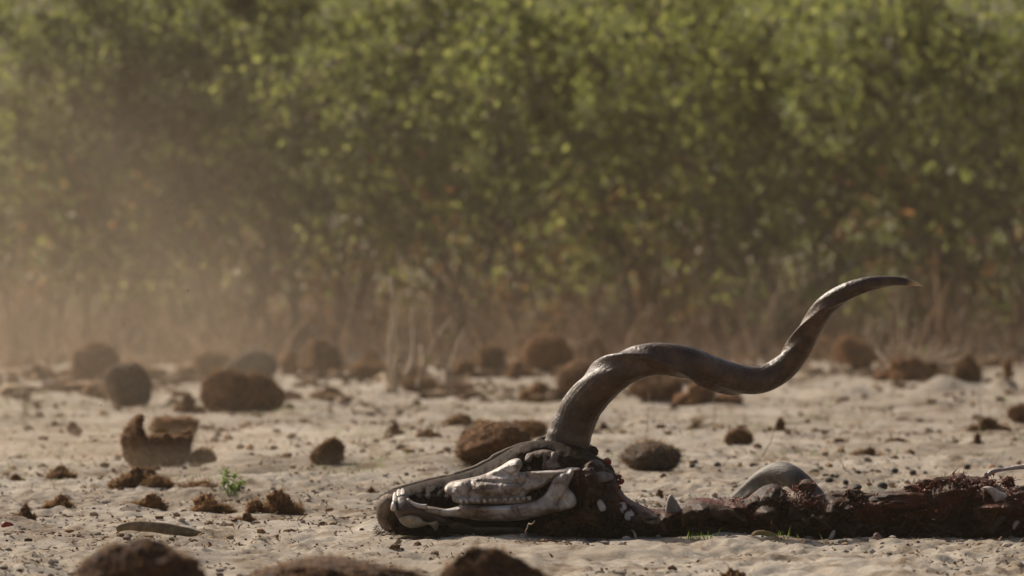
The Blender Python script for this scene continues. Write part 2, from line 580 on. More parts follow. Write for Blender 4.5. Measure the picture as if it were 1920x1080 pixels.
def thicket():
    """the mass of scrub behind the front shrubs"""
    g = np.random.default_rng(5)
    mb = MB()
    n = 105000
    # clump centres
    nc = 2300
    cy = 29.6 + 17 * g.random(nc) ** 1.15; cx = g.uniform(-1, 1, nc) * (5.0 + 0.12 * (cy - 29))
    top = 1.5 + 0.22 * noise2(cx / 0.9, cy / 1.2, 33) + 0.033 * (cy - 29)
    cz = top * g.random(nc) ** 0.9
    lit = noise2(cx / 0.55, cz / 0.4 + cy * .2, 71) > -0.45
    cx, cy, cz = cx[lit], cy[lit], cz[lit]; nc = len(cx)
    rad = 0.10 + 0.2 * g.random(nc)
    k = g.integers(0, nc, n)
    p = np.stack([cx[k], cy[k], cz[k]], -1) + g.normal(size=(n, 3)) * rad[k][:, None]
    p[:, 2] = np.abs(p[:, 2])
    keep = g.random(n) < np.clip(0.8 + p[:, 2] / 1.2, 0, 1)
    p = p[keep]
    L = 0.045 * (0.6 + 0.7 * g.random(len(p)))
    d = g.normal(size=(len(p), 3))
    mb.add(*leaf_block(p, d, L, L * 0.6, g))
    for s in range(130):
        x = g.uniform(-5.5, 5.5); y = 29.3 + 13 * g.random()
        kk = np.linspace(0, 1, 5)[:, None]
        q = np.array([x, y, -.02]) + np.array([g.normal() * .7, g.normal() * .5, 0.9 + .6 * g.random()]) * kk + np.cumsum(g.normal(size=(5, 3)) * .05, axis=0) * kk
        add_tube(mb, q, (0.006 + .010 * g.random() ** 2) * (1 - .7 * kk[:, 0]), 4, 1)
    o = mb.build('thicket', [M_leaf_dark, M_bark], smooth=False)
    tag(o, 'dense scrub filling the ground behind the front shrubs', None, None, 'stuff')


thicket()


def undergrowth():
    """dry brown grass, twigs and leaf litter along the foot of the bushes"""
    g = np.random.default_rng(6)
    mb = MB()
    n = 14000
    x = g.uniform(-4.5, 4.5, n)
    y = 25.0 + 6.5 * g.random(n) ** 0.9 + 0.7 * noise2(x / 0.5, x * 0, 3)
    # tufts
    nt_ = 520
    tx = g.uniform(-4.5, 4.5, nt_); ty = 24.6 + 6.5 * g.random(nt_) ** 1.2
    k = g.integers(0, nt_, n)
    intuft = g.random(n) < 0.75
    x = np.where(intuft, tx[k] + g.normal(size=n) * 0.07, x)
    y = np.where(intuft, ty[k] + g.normal(size=n) * 0.06, y)
    h = (0.10 + 0.46 * g.random(n) ** 1.8) * np.clip((y - 24.3) / 2.2, 0.25, 1)
    lean = g.normal(size=(n, 2)) * 0.34
    b = np.stack([x, y, ground_z(x, y) - .01], -1)
    m = b + np.stack([lean[:, 0] * h, lean[:, 1] * h, h * .55], -1)
    e = b + np.stack([lean[:, 0] * h * 2.4, lean[:, 1] * h * 2.4, h], -1)
    a = g.random(n) * math.pi
    wd = (0.0014 + 0.0042 * g.random(n) ** 2)[:, None]
    sd = np.stack([np.cos(a), np.sin(a), 0 * a], -1) * wd
    V = np.stack([b - sd, b + sd, m + sd * .8, m - sd * .8, e], 1).reshape(-1, 3)
    o = np.arange(n)[:, None] * 5
    bs_ = mb.n
    mb.add(V, o + np.array([[0, 1, 2, 3]]), 0)
    mb.f.append((o + np.array([[3, 2, 4]]) + bs_, 0))
    # hanging dry leaves low in the brush
    n = 13000
    x = g.uniform(-4.5, 4.5, n); y = 26.7 + 6.0 * g.random(n)
    z = 0.75 * g.random(n) ** 1.2
    dens = noise2(x / 0.35, z / 0.3, 12) > -0.1
    p = np.stack([x, y, z + .01], -1)[dens]
    L = 0.028 + 0.035 * g.random(len(p))
    mb.add(*leaf_block(p, g.normal(size=p.shape), L, L * .45, g), 1)
    n = 5000
    x = g.uniform(-4.5, 4.5, n); y = 26.6 + 3.5 * g.random(n)
    z = 0.1 + 0.65 * g.random(n)
    dens = noise2(x / 0.28, z / 0.22, 19) > 0.15
    p = np.stack([x, y, z], -1)[dens]
    L = 0.04 + 0.03 * g.random(len(p))
    mb.add(*leaf_block(p, g.normal(size=p.shape), L, L * .6, g), 2)
    o = mb.build('dry_undergrowth', [M_dry, M_leaf_dry, M_leaf], smooth=False)
    tag(o, 'dry brown grass and dead leaves along the foot of the bushes', None, None, 'stuff')


undergrowth()


def stems_thing(name, label, cat, stems, Y, m=M_stalk, group=None, leaves=None, thin=1.0):
    """stems: list of (pixel polyline, radius px); built at depth Y, bending a little in depth"""
    s = F_PX / Y
    g = np.random.default_rng(len(label) * 7 + int(stems[0][0][0][0]))
    b = P(stems[0][0][0][0], stems[0][0][0][1], Y)
    b[2] = float(ground_z(b[0], b[1]))
    root = empty(name, b)
    tag(root, label, cat, group)
    for (pl, r) in stems:
        mb = MB()
        q = catmull(pl, max(6, 4 * len(pl)))
        dY = Y + np.linspace(0, 1, len(q)) * g.normal() * 0.12
        p = P(q[:, 0], q[:, 1], dY)
        p[0, 2] -= 0.01
        p += g.normal(size=p.shape) * 0.0012
        add_tube(mb, p, np.linspace(r, r * 0.45, len(p)) / s * thin, 5)
        mb.build('stem', m, root, loc=b)
    if leaves:
        lm, npl, lsz, pts = leaves
        mb = MB()
        pp = np.array([P(x_, y_, Y + g.normal() * .04) for (x_, y_) in pts])
        mb.add(*leaf_block(pp, g.normal(size=pp.shape), lsz * (0.6 + .6 * g.random(len(pp))), lsz * .5 * (0.6 + .6 * g.random(len(pp))), g))
        mb.build('foliage', lm, root, smooth=False, loc=b)
    return root


stems_thing('dead_stalks', 'bare grey dead stalks standing in a group at mid distance left of the horn', 'dead plant', [
    ([(735, 738), (731, 660), (738, 590), (733, 520)], 3.2),
    ([(742, 738), (744, 680), (742, 620), (752, 545)], 3.0),
    ([(762, 705), (775, 672), (777, 630), (773, 578)], 3.6),
    ([(727, 736), (722, 715), (716, 700)], 4.0),
    ([(836, 738), (838, 700), (824, 660), (812, 620), (806, 590)], 3.2),
    ([(790, 705), (800, 672), (822, 630), (848, 592)], 2.6),
    ([(838, 730), (846, 690), (858, 650), (872, 618)], 2.4),
    ([(740, 735), (738, 700), (748, 655), (750, 632)], 2.2),
    ([(783, 720), (792, 690), (789, 650)], 2.2)], depth_of(739), thin=1.9,
    leaves=(M_sprout, 4, .03, [(842, 628), (838, 632), (846, 626), (806, 680)]))

stems_thing('dry_brush', 'sprawling tuft of dry twigs beside the grey sand mounds on the right', 'dead plant',
    [([(1690, 722), (1690 + dx * .3, 690), (1690 + dx * .75, 722 - hh * .75), (1690 + dx, 722 - hh)], 2.4)
     for dx, hh in ((-52, 40), (-46, 66), (-38, 88), (-30, 60), (-24, 110), (-14, 84), (-8, 205), (-4, 120), (4, 70), (10, 150), (18, 92),
                    (26, 64), (38, 84), (46, 56), (60, 74), (72, 50), (88, 62), (104, 44), (120, 56), (-20, 45), (30, 110), (66, 92)) + tuple((-56 + 4.6 * i_, 30 + 46 * abs(math.sin(i_ * 2.3))) for i_ in range(42))], depth_of(722), M_stalk,
    leaves=(M_sprout, 8, .025, [(1688, 612), (1730, 655), (1745, 662), (1722, 648), (1760, 668), (1740, 650), (1712, 660)]))

gfan = np.random.default_rng(21)
stems_thing('dry_brush', 'fan of thin brown twigs in front of the thicket behind the tall horn', 'dead plant',
    [([(1385 + i * 2.2, 655), (1385 + i * 2.2 + dx * .35, 655 - hh * .45), (1385 + i * 2.2 + dx, 655 - hh)], 1.2)
     for i, (dx, hh) in enumerate(zip(gfan.normal(size=26) * 62 + 20, 90 + 110 * gfan.random(26)))], 26.2, M_stalk,
    leaves=(M_leaf, 12, .035, [(1385 + gfan.normal() * 70, 560 + gfan.normal() * 40) for _ in range(26)]))
stems_thing('dry_brush', 'pair of reddish dry stems leaning beside the small peaked dung lump', 'dead plant',
    [([(1118, 650), (1135, 610), (1165, 565)], 3.4), ([(1126, 650), (1146, 612), (1160, 585)], 3.0), ([(1110, 652), (1122, 620), (1140, 590)], 2.2)],
    26.3, M_dry)
stems_thing('dry_stalk', 'upright reddish dry stem standing at the right edge of the thicket', 'dead plant',
    [([(1898, 640), (1893, 560), (1900, 470), (1895, 385)], 3.0), ([(1905, 640), (1912, 560), (1908, 500)], 2.5), ([(1742, 600), (1745, 520), (1740, 450)], 3.4)], 27.0, M_dry)

TW = 'thin single dry stalks'
stems_thing('dry_stalk', 'thin kinked dry stalk standing behind the low second horn', 'stalk', [([(1424, 864), (1446, 826), (1449, 806), (1460, 785), (1474, 767)], 1.5)], depth_of(864), M_stalk, TW)
stems_thing('dry_stalk', 'hooked thin dry stalk standing right of the low second horn', 'stalk', [([(1606, 894), (1590, 885), (1577, 865), (1577, 848), (1588, 820)], 1.4)], depth_of(895), M_stalk, TW)
stems_thing('dry_stalk', 'straight thin stalk standing near the right edge before the sand mounds', 'stalk', [([(1834, 823), (1838, 780), (1836, 745), (1839, 712)], 1.5)], depth_of(823), M_stalk, TW)
stems_thing('dry_stalk', 'thin upright stalk standing under the arch of the tall horn', 'stalk', [([(1213, 828), (1214, 790), (1216, 770), (1215, 735)], 1.6)], depth_of(828), M_stalk, TW)
stems_thing('dry_stalk', 'faint thin stalk standing below the tall horn at its lowest bend', 'stalk', [([(1342, 812), (1341, 770), (1338, 738)], 1.2)], depth_of(812), M_stalk, TW)
stems_thing('dry_stalk', 'slanting short stalk lying on the open sand far right of the horns', 'stalk', [([(1740, 865), (1752, 850), (1770, 835)], 1.5)], depth_of(866), M_stalk, TW)
stems_thing('dry_stalk', 'slanting thin stalk left of the dead grey stalks on open sand', 'stalk', [([(545, 825), (570, 795), (608, 765)], 1.3)], depth_of(825), M_stalk, TW)
stems_thing('dry_stalk', 'forked thin dry stalks rising through the dust at the far left', 'stalk', [
    ([(44, 798), (42, 740), (52, 690), (66, 640)], 1.5), ([(48, 800), (50, 750), (60, 700)], 1.3), ([(24, 806), (45, 775), (80, 725), (92, 705)], 1.3)], depth_of(800), M_stalk, TW)

# small green seedling in the left foreground
Yseed = depth_of(932)
def seedling():
    b = P(434, 930, Yseed); b[2] = float(ground_z(b[0], b[1]))
    root = empty('seedling', b)
    tag(root, 'small bright green feathery seedling on the sand in the left foreground', 'plant')
    g = np.random.default_rng(3)
    s = MB(); l = MB()
    for pl in ([(428, 930), (427, 905), (424, 884)], [(432, 930), (436, 910), (440, 893)], [(436, 930), (446, 916), (455, 902)], [(430, 930), (420, 912), (421, 900)]):
        q = catmull(pl, 8)
        p = P(q[:, 0], q[:, 1], Yseed + np.linspace(0, 1, 8) * g.normal() * .02)
        add_tube(s, p, np.linspace(.0013, .0006, 8), 4)
        for r in p[2:]:
            pp = np.repeat(r[None], 5, 0)
            l.add(*leaf_block(pp, g.normal(size=(5, 3)) + np.array([0, 0, .3]), .006 + .008 * g.random(5), .003 + .002 * g.random(5), g))
    s.build('stem', M_sprout, root, loc=b)
    l.build('foliage', M_sprout, root, smooth=False, loc=b)
seedling()

# ------------------------------------------------------------------ elephant dung
def dung(label, x0, x1, ytop, ybase, style='ball', m=None, ms=None, group='elephant dung balls on the sand', seed=0, hair=1.0, sink=0.06, name=None, amp=None, sub=None, square=0.85):
    """one dropped ball, bowl or crumbled heap spanning pixels x0..x1, ytop..ybase"""
    m = m or M_dung; ms = ms or M_straw
    b, s = on_ground((x0 + x1) / 2, ybase)
    rx = (x1 - x0) / 2 / s
    h = (ybase - ytop) / s
    g = np.random.default_rng(seed + 1000)
    mb = MB()
    big = (x1 - x0) > 45
    if style == 'ball':
        v, f = ico(sub or (5 if (x1 - x0) > 95 else 4))
        sq = square if square != 0.85 else g.uniform(.55, .95)
        q = np.sign(v) * np.abs(v) ** sq
        q = q / np.maximum(np.linalg.norm(q, axis=1)[:, None], 1.0) ** 0.7
        A_ = amp if amp is not None else 0.14
        q = q * (1 + A_ * fbm(q * 1.3 + seed * 3.7, 2, seed))[:, None]
        for c_ in range(1 + int(A_ * 16)):
            nn = g.normal(size=3) * np.array([1, 1, .6]) + np.array([0, -.2, .45])
            nn /= np.linalg.norm(nn)
            ex = np.maximum(q @ nn - g.uniform(.5, .85), 0)
            q = q - nn * (ex * .9)[:, None]
        tl = g.normal() * .22
        ct, st_ = math.cos(tl), math.sin(tl)
        q = q @ np.array([[ct, 0, st_], [0, 1, 0], [-st_, 0, ct]])
        rg = 0.075 + .25 * A_
        q = q * (1 + rg * .8 * fbm(q * 4 + seed, 2, seed + 9) + rg * .55 * np.abs(vnoise(q * 9 + seed, seed + 4)) + rg * .35 * vnoise(q * 20, seed + 5))[:, None]
        lo, hi = q.min(0), q.max(0)
        q = (q - (lo + hi) / 2) / (hi - lo) * 2
        q[:, 2] = np.maximum(q[:, 2], -.86)
        v = q * np.array([rx, rx * .95, h * .5 * 1.08]) + np.array([0, 0, h * .44])
        v = v + b
        mb.add(v, f, 0)
        add_fib(mb, v, f, int((1600 if big else 600) * hair), min(0.0095 + 4.5 / s, rx * .28), max(.0014, 1.0 / s), 1, seed, up=.12, curl=1.2)
    elif style == 'heap':
        n = 12 if big else 7
        L = []
        for k in range(n):
            cx = g.uniform(-0.85, 0.85) * rx
            rr = rx * g.uniform(0.12, 0.34)
            hz = min(h * g.uniform(0.25, 0.7) * (1.0 - 0.6 * abs(cx) / rx), rr * 1.1)
            v, f = lump((cx, g.normal() * rx * .35, hz * .4), (rr, rr * .9, hz), 3, 0.45, 2.4, 0.3, seed * 13 + k)
            L.append((v, f))
        v, f = lump((g.uniform(-.35, .35) * rx, 0, h * .36), (rx * .42, rx * .4, h * .6), 4, 0.5, 2.2, 0.3, seed + 77)
        L.append((v, f))
        for v, f in L:
            v = v + b
            v[:, 2] = np.maximum(v[:, 2], b[2] - .02)
            mb.add(v, f, 0)
            add_fib(mb, v, f, int((160 if big else 80) * hair), min(0.016, rx * .35), max(.0011, .9 / s), 1, seed, up=-.1, curl=1.2)
    o = mb.build(name or ('dung_ball' if style == 'ball' else 'dung_clump'), [m, ms], loc=b)
    tag(o, label, 'dung', group if style == 'ball' else 'crumbled elephant dung on the sand')
    return o


D = dung
# left of the picture, in the dust
D('dark grey dung ball farthest back on the left, against the thicket', 194, 277, 592, 668, m=M_dung_dark, ms=M_straw_dark, seed=1)
D('brown dung ball behind and left of the barrel-shaped one', 131, 226, 643, 720, seed=2)
D('upright barrel-shaped dung ball with a flat top in the dust at left', 194, 284, 678, 768, seed=3, m=M_dung_dark, square=.6, amp=.08)
D('small dung lump just right of the barrel-shaped ball', 276, 312, 692, 716, seed=4)
D('brown dung ball behind the big split pair, partly hidden by a grey dome', 358, 432, 655, 706, seed=5)
D('small dung lump at the foot of the brown ball behind the split pair', 328, 368, 682, 716, seed=6)
D('smooth grey-topped dung dome behind the big split pair', 418, 522, 657, 714, seed=7, m=M_dung_dark, ms=M_straw_dark, amp=.08)
D('left half of the big split pair of dung balls', 374, 480, 694, 776, seed=8)
D('right half of the big split pair of dung balls', 444, 536, 696, 772, seed=9)
D('crumbled dung heap on the left side of the split pair', 328, 384, 740, 776, 'heap', seed=10)
D('small dung crumbs on the right side of the split pair', 526, 566, 752, 770, 'heap', seed=11)
D('pale crumbly dung lump right behind the broken bowl-shaped one', 274, 376, 776, 824, seed=12, amp=.5, m=M_dung_red)
D('small square dung piece just right of the broken bowl-shaped one', 352, 405, 836, 867, seed=14, amp=.25)
D('small block of dung with a ragged top on open sand left of the skull', 581, 646, 824, 874, seed=15, amp=.22)
D('narrow reddish dung ball left of the ragged-topped one near the thicket', 524, 560, 655, 704, seed=16, m=M_dung_red)
D('tall ragged-topped dung ball near the thicket left of the dead stalks', 562, 643, 638, 710, seed=17, amp=.26)
D('flat spread of dung crumbs right of the split pair', 582, 664, 722, 742, 'heap', seed=18)
D('flat dung crumbs in the dust between the barrel-shaped ball and the forked stalks', 144, 196, 727, 748, 'heap', seed=19)
D('low dung crumb above the broken bowl, on open sand at left', 108, 152, 792, 816, 'heap', seed=20)
D('flat brown dung crumbs under the forked stalks at far left', 40, 110, 692, 716, 'heap', seed=21)
D('far strip of dung crumbs at the left edge near the thicket', -10, 92, 668, 690, 'heap', seed=22)
D('line of reddish dung crumbs behind the grey-topped dome', 270, 352, 634, 668, 'heap', seed=23, m=M_dung_red)
# middle
D('long low dung lump behind the dead stalks on their left', 648, 735, 680, 714, seed=24, amp=.3)
D('dung lump showing between the dead stalks', 742, 800, 684, 712, seed=25, amp=.25)
D('reddish dung crumbs behind the dead stalks near the thicket', 660, 740, 650, 684, 'heap', seed=26, m=M_dung_red)
D('dung lump just right of the dead stalks', 842, 892, 672, 710, seed=27, amp=.25)
D('rounded brown dung lump right of the dead stalks with a pale spot', 892, 948, 660, 704, seed=28, amp=.25)
D('flat reddish dung crumbs left of the large round ball near the thicket', 944, 1008, 680, 710, 'heap', seed=29, m=M_dung_red)
D('large round dung ball at the edge of the thicket left of the tall horn', 978, 1078, 627, 702, seed=30, amp=.1, m=M_dung_red)
D('small peaked dung lump beside the large round ball near the thicket', 1083, 1140, 628, 680, seed=31, amp=.25, m=M_dung_red)
D('dung ball half hidden behind the rising lower part of the tall horn', 1044, 1146, 668, 744, seed=32, amp=.1)
D('low row of dung crumbs left of the ball behind the tall horn', 970, 1050, 712, 744, 'heap', seed=33, m=M_dung_red)
D('broken dung block under the arch of the tall horn', 1176, 1282, 703, 757, seed=34, amp=.22)
D('crumbled heap running right from the broken block under the horn', 1266, 1392, 722, 760, 'heap', seed=35, m=M_dung_red)
D('grey-brown dung mass under the dead stalks on the sand', 748, 824, 708, 736, seed=36, amp=.3)
D('big fibrous dung ball standing right behind the forehead of the skull', 853, 996, 793, 880, seed=37, amp=.12)
D('pale dung lump half hidden behind the big ball at the forehead', 960, 1026, 798, 832, seed=38, amp=.2, m=M_dung_red)
D('low domed dung ball with torn front right of the back of the skull', 1164, 1280, 830, 886, seed=39, amp=.14, m=M_dung_dark)
D('small crumbly dung lump left of the big ball at the forehead', 718, 760, 803, 825, 'heap', seed=40)
D('low dung crumb between the small lump and the big ball', 779, 828, 817, 834, 'heap', seed=41, m=M_dung_red)
D('flat dung crumbs behind the big ball at the forehead', 828, 914, 780, 801, 'heap', seed=42)
# right
D('small rounded dung ball standing alone below the bend of the tall horn', 1358, 1412, 808, 842, seed=43, amp=.2)
D('wedge-shaped reddish dung heap left of the dry twig tuft', 1562, 1646, 627, 692, seed=44, amp=.26, m=M_dung_red)
D('low reddish dung heap behind the slope of the tall horn near the thicket', 1520, 1576, 636, 680, seed=45, amp=.2, m=M_dung_red)
D('dung lump behind the dry twig tuft on its left', 1640, 1674, 624, 672, seed=46, amp=.25)
D('dark dung lump behind the dry twig tuft on its right', 1684, 1728, 610, 668, seed=47, amp=.25)
D('brown dung lump at the right end of the dry twig tuft', 1786, 1842, 668, 722, seed=48, amp=.25)
D('long spread of dung crumbs under the dry twig tuft', 1640, 1806, 672, 724, 'heap', seed=49, m=M_dung_red, hair=3)
D('torn dung ball cut by the right edge of the picture', 1888, 1950, 758, 790, seed=50, amp=.25)
D('flat dung crumbs on the sand near the right edge', 1816, 1902, 794, 822, 'heap', seed=51)
D('small dark dung crumb beneath the straight stalk at right', 1816, 1846, 822, 844, 'heap', seed=52)
D('small dung crumb beside the rightmost sand mound', 1866, 1904, 704, 736, 'heap', seed=53, m=M_dung_red)
D('dark curled dung scrap on the sand below the bend of the tall horn', 1440, 1480, 795, 822, 'heap', seed=54)
D('thin spread of dung crumbs on open sand right of the hooked stalk', 1632, 1720, 822, 842, 'heap', seed=55)
D('flat crumbs of dung on the sand right of the small rounded ball', 1545, 1600, 826, 842, 'heap', seed=56)
D('flat crumbs of dung beside the hooked stalk on its right', 1600, 1650, 846, 862, 'heap', seed=57)
D('small clump left of the arch stalk under the tall horn', 1120, 1152, 800, 820, 'heap', seed=58)
D('small flat clump right of the arch stalk under the tall horn', 1284, 1330, 800, 818, 'heap', seed=59)
# left foreground crumbs
D('small pair of dark dung crumbs at the left edge below the dust', 8, 48, 880, 894, 'heap', seed=60)
D('knobbly dark dung clump left of the long fibrous heap', 86, 150, 866, 890, 'heap', seed=61)
D('long dark fibrous dung heap below the broken bowl', 206, 336, 874, 912, 'heap', seed=62, hair=2.2)
D('round straw-like dung clump in the left foreground', 82, 134, 930, 954, 'heap', seed=63, hair=2.5, m=M_dung_red)
D('pale dung clump nearest the left edge beside a white bit', 20, 66, 943, 968, 'heap', seed=64, hair=1.5)
D('flat crumbs with a dark curl below the long fibrous heap', 238, 312, 922, 950, 'heap', seed=65, hair=1.5, m=M_dung_red)
D('reddish fibrous dung clump directly below the green seedling', 345, 440, 922, 960, 'heap', seed=66, hair=2.2, m=M_dung_red)
D('large reddish fibrous dung clump right of the green seedling', 462, 566, 924, 963, 'heap', seed=67, hair=2.5, m=M_dung_red)
D('small crumb under the large reddish fibrous clump', 438, 478, 954, 972, 'heap', seed=68)
D('thin row of dark crumbs between the long heap and the seedling', 326, 416, 897, 911, 'heap', seed=69)
D('small dung crumb on the sand left of the muzzle', 684, 712, 908, 922, 'heap', seed=70, m=M_dung_red)
D('dark crumb on the sand between the ear and the domed ball', 1218, 1248, 916, 934, 'heap', seed=71)
# out-of-focus lumps nearest the camera
D('big blurred dark dung ball nearest the camera at lower left', 128, 402, 1022, 1240, seed=72, m=M_dung_fg, hair=1.6, amp=.22)
D('blurred dung lump nearest the camera at lower middle', 786, 1036, 1040, 1230, m=M_dung_fg, seed=73, hair=1.6, amp=.3)
D('low blurred crumbled dung heap nearest the camera left of the middle lump', 430, 870, 1044, 1180, seed=74, m=M_dung_fg, hair=2, amp=.34, square=.5)
D('small blurred dung crumb at the bottom edge under the neck', 1330, 1440, 1066, 1110, 'heap', seed=75, hair=2)


def bowl():
    """broken hollow dung ball, its left rim standing high"""
    x0, x1, ytop, yb = 229, 358, 772, 867
    b, s = on_ground((x0 + x1) / 2, yb)
    Rr = (x1 - x0) / 2 / s
    H = (yb - ytop) / s
    na, nv = 96, 40
    th = np.linspace(0, 2 * math.pi, na, endpoint=False)
    left = np.clip(-np.cos(th), 0, 1)
    front = np.clip(-np.sin(th), 0, 1)
    rim = 0.62 + 0.40 * np.clip(left * 1.25, 0, 1) ** 4 + 0.04 * np.clip(np.cos(th), 0, 1)
    rim = rim + 0.07 * noise2(th * 3.3, th * 0, 4) + 0.06 * noise2(th * 8, th * 0, 5) + .04 * noise2(th * 19, th * 0, 6)
    V = []
    for i in range(2 * nv):
        inner = i >= nv
        k = i / (nv - 1) if not inner else (2 * nv - 1 - i) / (nv - 1)
        zz = (k * rim) * H
        u = np.clip(k * rim, 0, 1.05)
        r = Rr * np.clip(1 - (np.abs(u - 0.52) / 0.60) ** 2.6, 0.02, 1) ** .5
        if inner:
            r = r * 0.72
            zz = zz * 0.8 + H * rim * 0.2 - 0.002
        V.append(np.stack([np.cos(th) * r, np.sin(th) * r, zz + 0 * th], -1))
    V = np.array(V)
    nz = fbm(V * 45, 4, 3)[..., None]
    V = V + V * np.array([1, 1, .3]) * nz * 0.13
    V = V.reshape(-1, 3) + b - np.array([0, 0, .004])
    i = np.arange(2 * nv - 1)[:, None] * na; j = np.arange(na)[None, :]; j2 = (j + 1) % na
    f = np.stack([i + j, i + j2, i + na + j2, i + na + j], -1).reshape(-1, 4)
    mb = MB().add(V, f, 0)
    tri = np.concatenate([f[:, :3], f[:, [0, 2, 3]]])
    add_fib(mb, V, tri, 2200, .013, .0018, 1, 13, up=.12)
    o = mb.build('dung_ball', [M_dung, M_straw], loc=b)
    tag(o, 'broken hollow bowl-shaped dung ball with a high left rim and yellow leaf', 'dung', 'elephant dung balls on the sand')


bowl()


def leaf_thing(name, label, cat, outline, Y, m, tilt=(0, 0.0), thick=.0012, lift=0.0, group=None):
    """a single fallen leaf: outline in pixels, curled, with thickness"""
    q = catmull(outline, 28, True)
    c = q.mean(0)
    mb = MB()
    cen = P(c[0], c[1], Y)
    ring = P(q[:, 0], q[:, 1], Y + (q[:, 0] - c[0]) * tilt[0] + (q[:, 1] - c[1]) * tilt[1])
    mid = cen + (ring - cen) * 0.55 + np.array([0, -0.004, 0])
    V = np.concatenate([cen[None] + np.array([[0, -.003, 0]]), mid, ring])
    n = 28
    j = np.arange(n); j2 = (j + 1) % n
    tri = np.stack([np.zeros(n, int), 1 + j2, 1 + j], -1)
    quad = np.stack([1 + j, 1 + j2, 1 + n + j2, 1 + n + j], -1)
    back = V + np.array([0, thick, 0])
    k = len(V)
    mb.add(np.concatenate([V, back]), tri)
    mb.f.append((tri[:, ::-1] + k, 0)); mb.f.append((quad, 0)); mb.f.append((quad[:, ::-1] + k, 0))
    rimq = np.stack([1 + n + j, 1 + n + j2, k + 1 + n + j2, k + 1 + n + j], -1)
    mb.f.append((rimq, 0))
    o = mb.build(name, m, loc=cen)
    tag(o, label, cat, group)
    return o


M_yleaf = simple('yellow_leaf', [(0.35, (0.36, 0.22, 0.05)), (0.65, (0.52, 0.36, 0.10))], 60, 0.7)
M_oleaf = simple('ochre_leaf', [(0.35, (0.17, 0.11, 0.03)), (0.65, (0.28, 0.19, 0.06))], 60, 0.7)
M_orleaf = simple('orange_leaf', [(0.35, (0.40, 0.18, 0.06)), (0.65, (0.5, 0.26, 0.1))], 60, 0.7)
M_pod = simple('dry_pod', [(0.35, (0.13, 0.09, 0.048)), (0.65, (0.26, 0.19, 0.11))], 60, 0.75, .002, stretch=(1, .3, 1))
M_red = simple('red_scrap', [(0.3, (0.16, 0.02, 0.015)), (0.7, (0.28, 0.04, 0.03))], 40, 0.5)
leaf_thing('fallen_leaf', 'yellow fallen leaf propped inside the broken bowl-shaped dung ball', 'leaf', [(289, 812), (296, 803), (308, 800), (318, 806), (308, 811), (298, 810)], depth_of(866) - .02, M_yleaf, (0.0006, 0.001))
leaf_thing('fallen_leaf', 'large ochre leaf leaning on the underside of the neck remains', 'leaf', [(1408, 1010), (1412, 998), (1425, 994), (1445, 997), (1464, 1006), (1468, 1012), (1440, 1013)], 11.745, M_oleaf)
leaf_thing('fallen_leaf', 'small pinkish brown leaf standing at the foot of the neck remains', 'leaf', [(1637, 1014), (1639, 1001), (1648, 1000), (1657, 1012), (1650, 1017)], 11.74, simple('pink_leaf', [(.3, (.2, .1, .08)), (.7, (.3, .17, .13))], 50, .7))
leaf_thing('fallen_leaf', 'orange fallen leaf standing on the sand behind the green seedling', 'leaf', [(460, 848), (464, 836), (470, 832), (476, 840), (474, 850), (466, 852)], depth_of(852), M_orleaf)
leaf_thing('fallen_leaf', 'yellow curled leaf on the sand just left of the low second horn', 'leaf', [(1366, 878), (1372, 872), (1382, 874), (1390, 866), (1392, 876), (1384, 881), (1372, 881)], depth_of(884), M_yleaf)
leaf_thing('fallen_leaf', 'orange scrap of leaf behind the right end of the neck remains', 'leaf', [(1852, 882), (1856, 872), (1866, 872), (1868, 880), (1860, 886)], depth_of(888), M_orleaf)
leaf_thing('red_petal', 'small red petal on the sand at the lower left edge', 'petal', [(2, 984), (8, 978), (20, 980), (26, 985), (14, 988), (4, 989)], depth_of(989), M_red)
leaf_thing('dry_leaf', 'yellow leaf lying on the dusty sand left of the split dung pair', 'leaf', [(184, 776), (192, 770), (202, 774), (200, 780), (190, 781)], depth_of(782), M_yleaf)


def pod():
    Y = depth_of(1006)
    q = catmull([(218, 992), (245, 986), (285, 988), (330, 994), (362, 999), (384, 1000)], 40)
    p = P(q[:, 0], q[:, 1], Y)
    k = np.linspace(0, 1, 40)
    r = 0.0075 * np.sin(np.clip(k * 1.02 + .04, 0, 1) * math.pi) ** 0.55 + .001
    mb = MB()
    add_tube(mb, p, r, 12, section=lambda a, th: 1 + 0.12 * np.cos(2 * th) + 0.05 * np.sin(9 * a * 3))
    o = mb.build('seed_pod', M_pod, loc=p[0])
    tag(o, 'long pale curved dry pod lying behind the big blurred dung ball', 'seed pod')
pod()

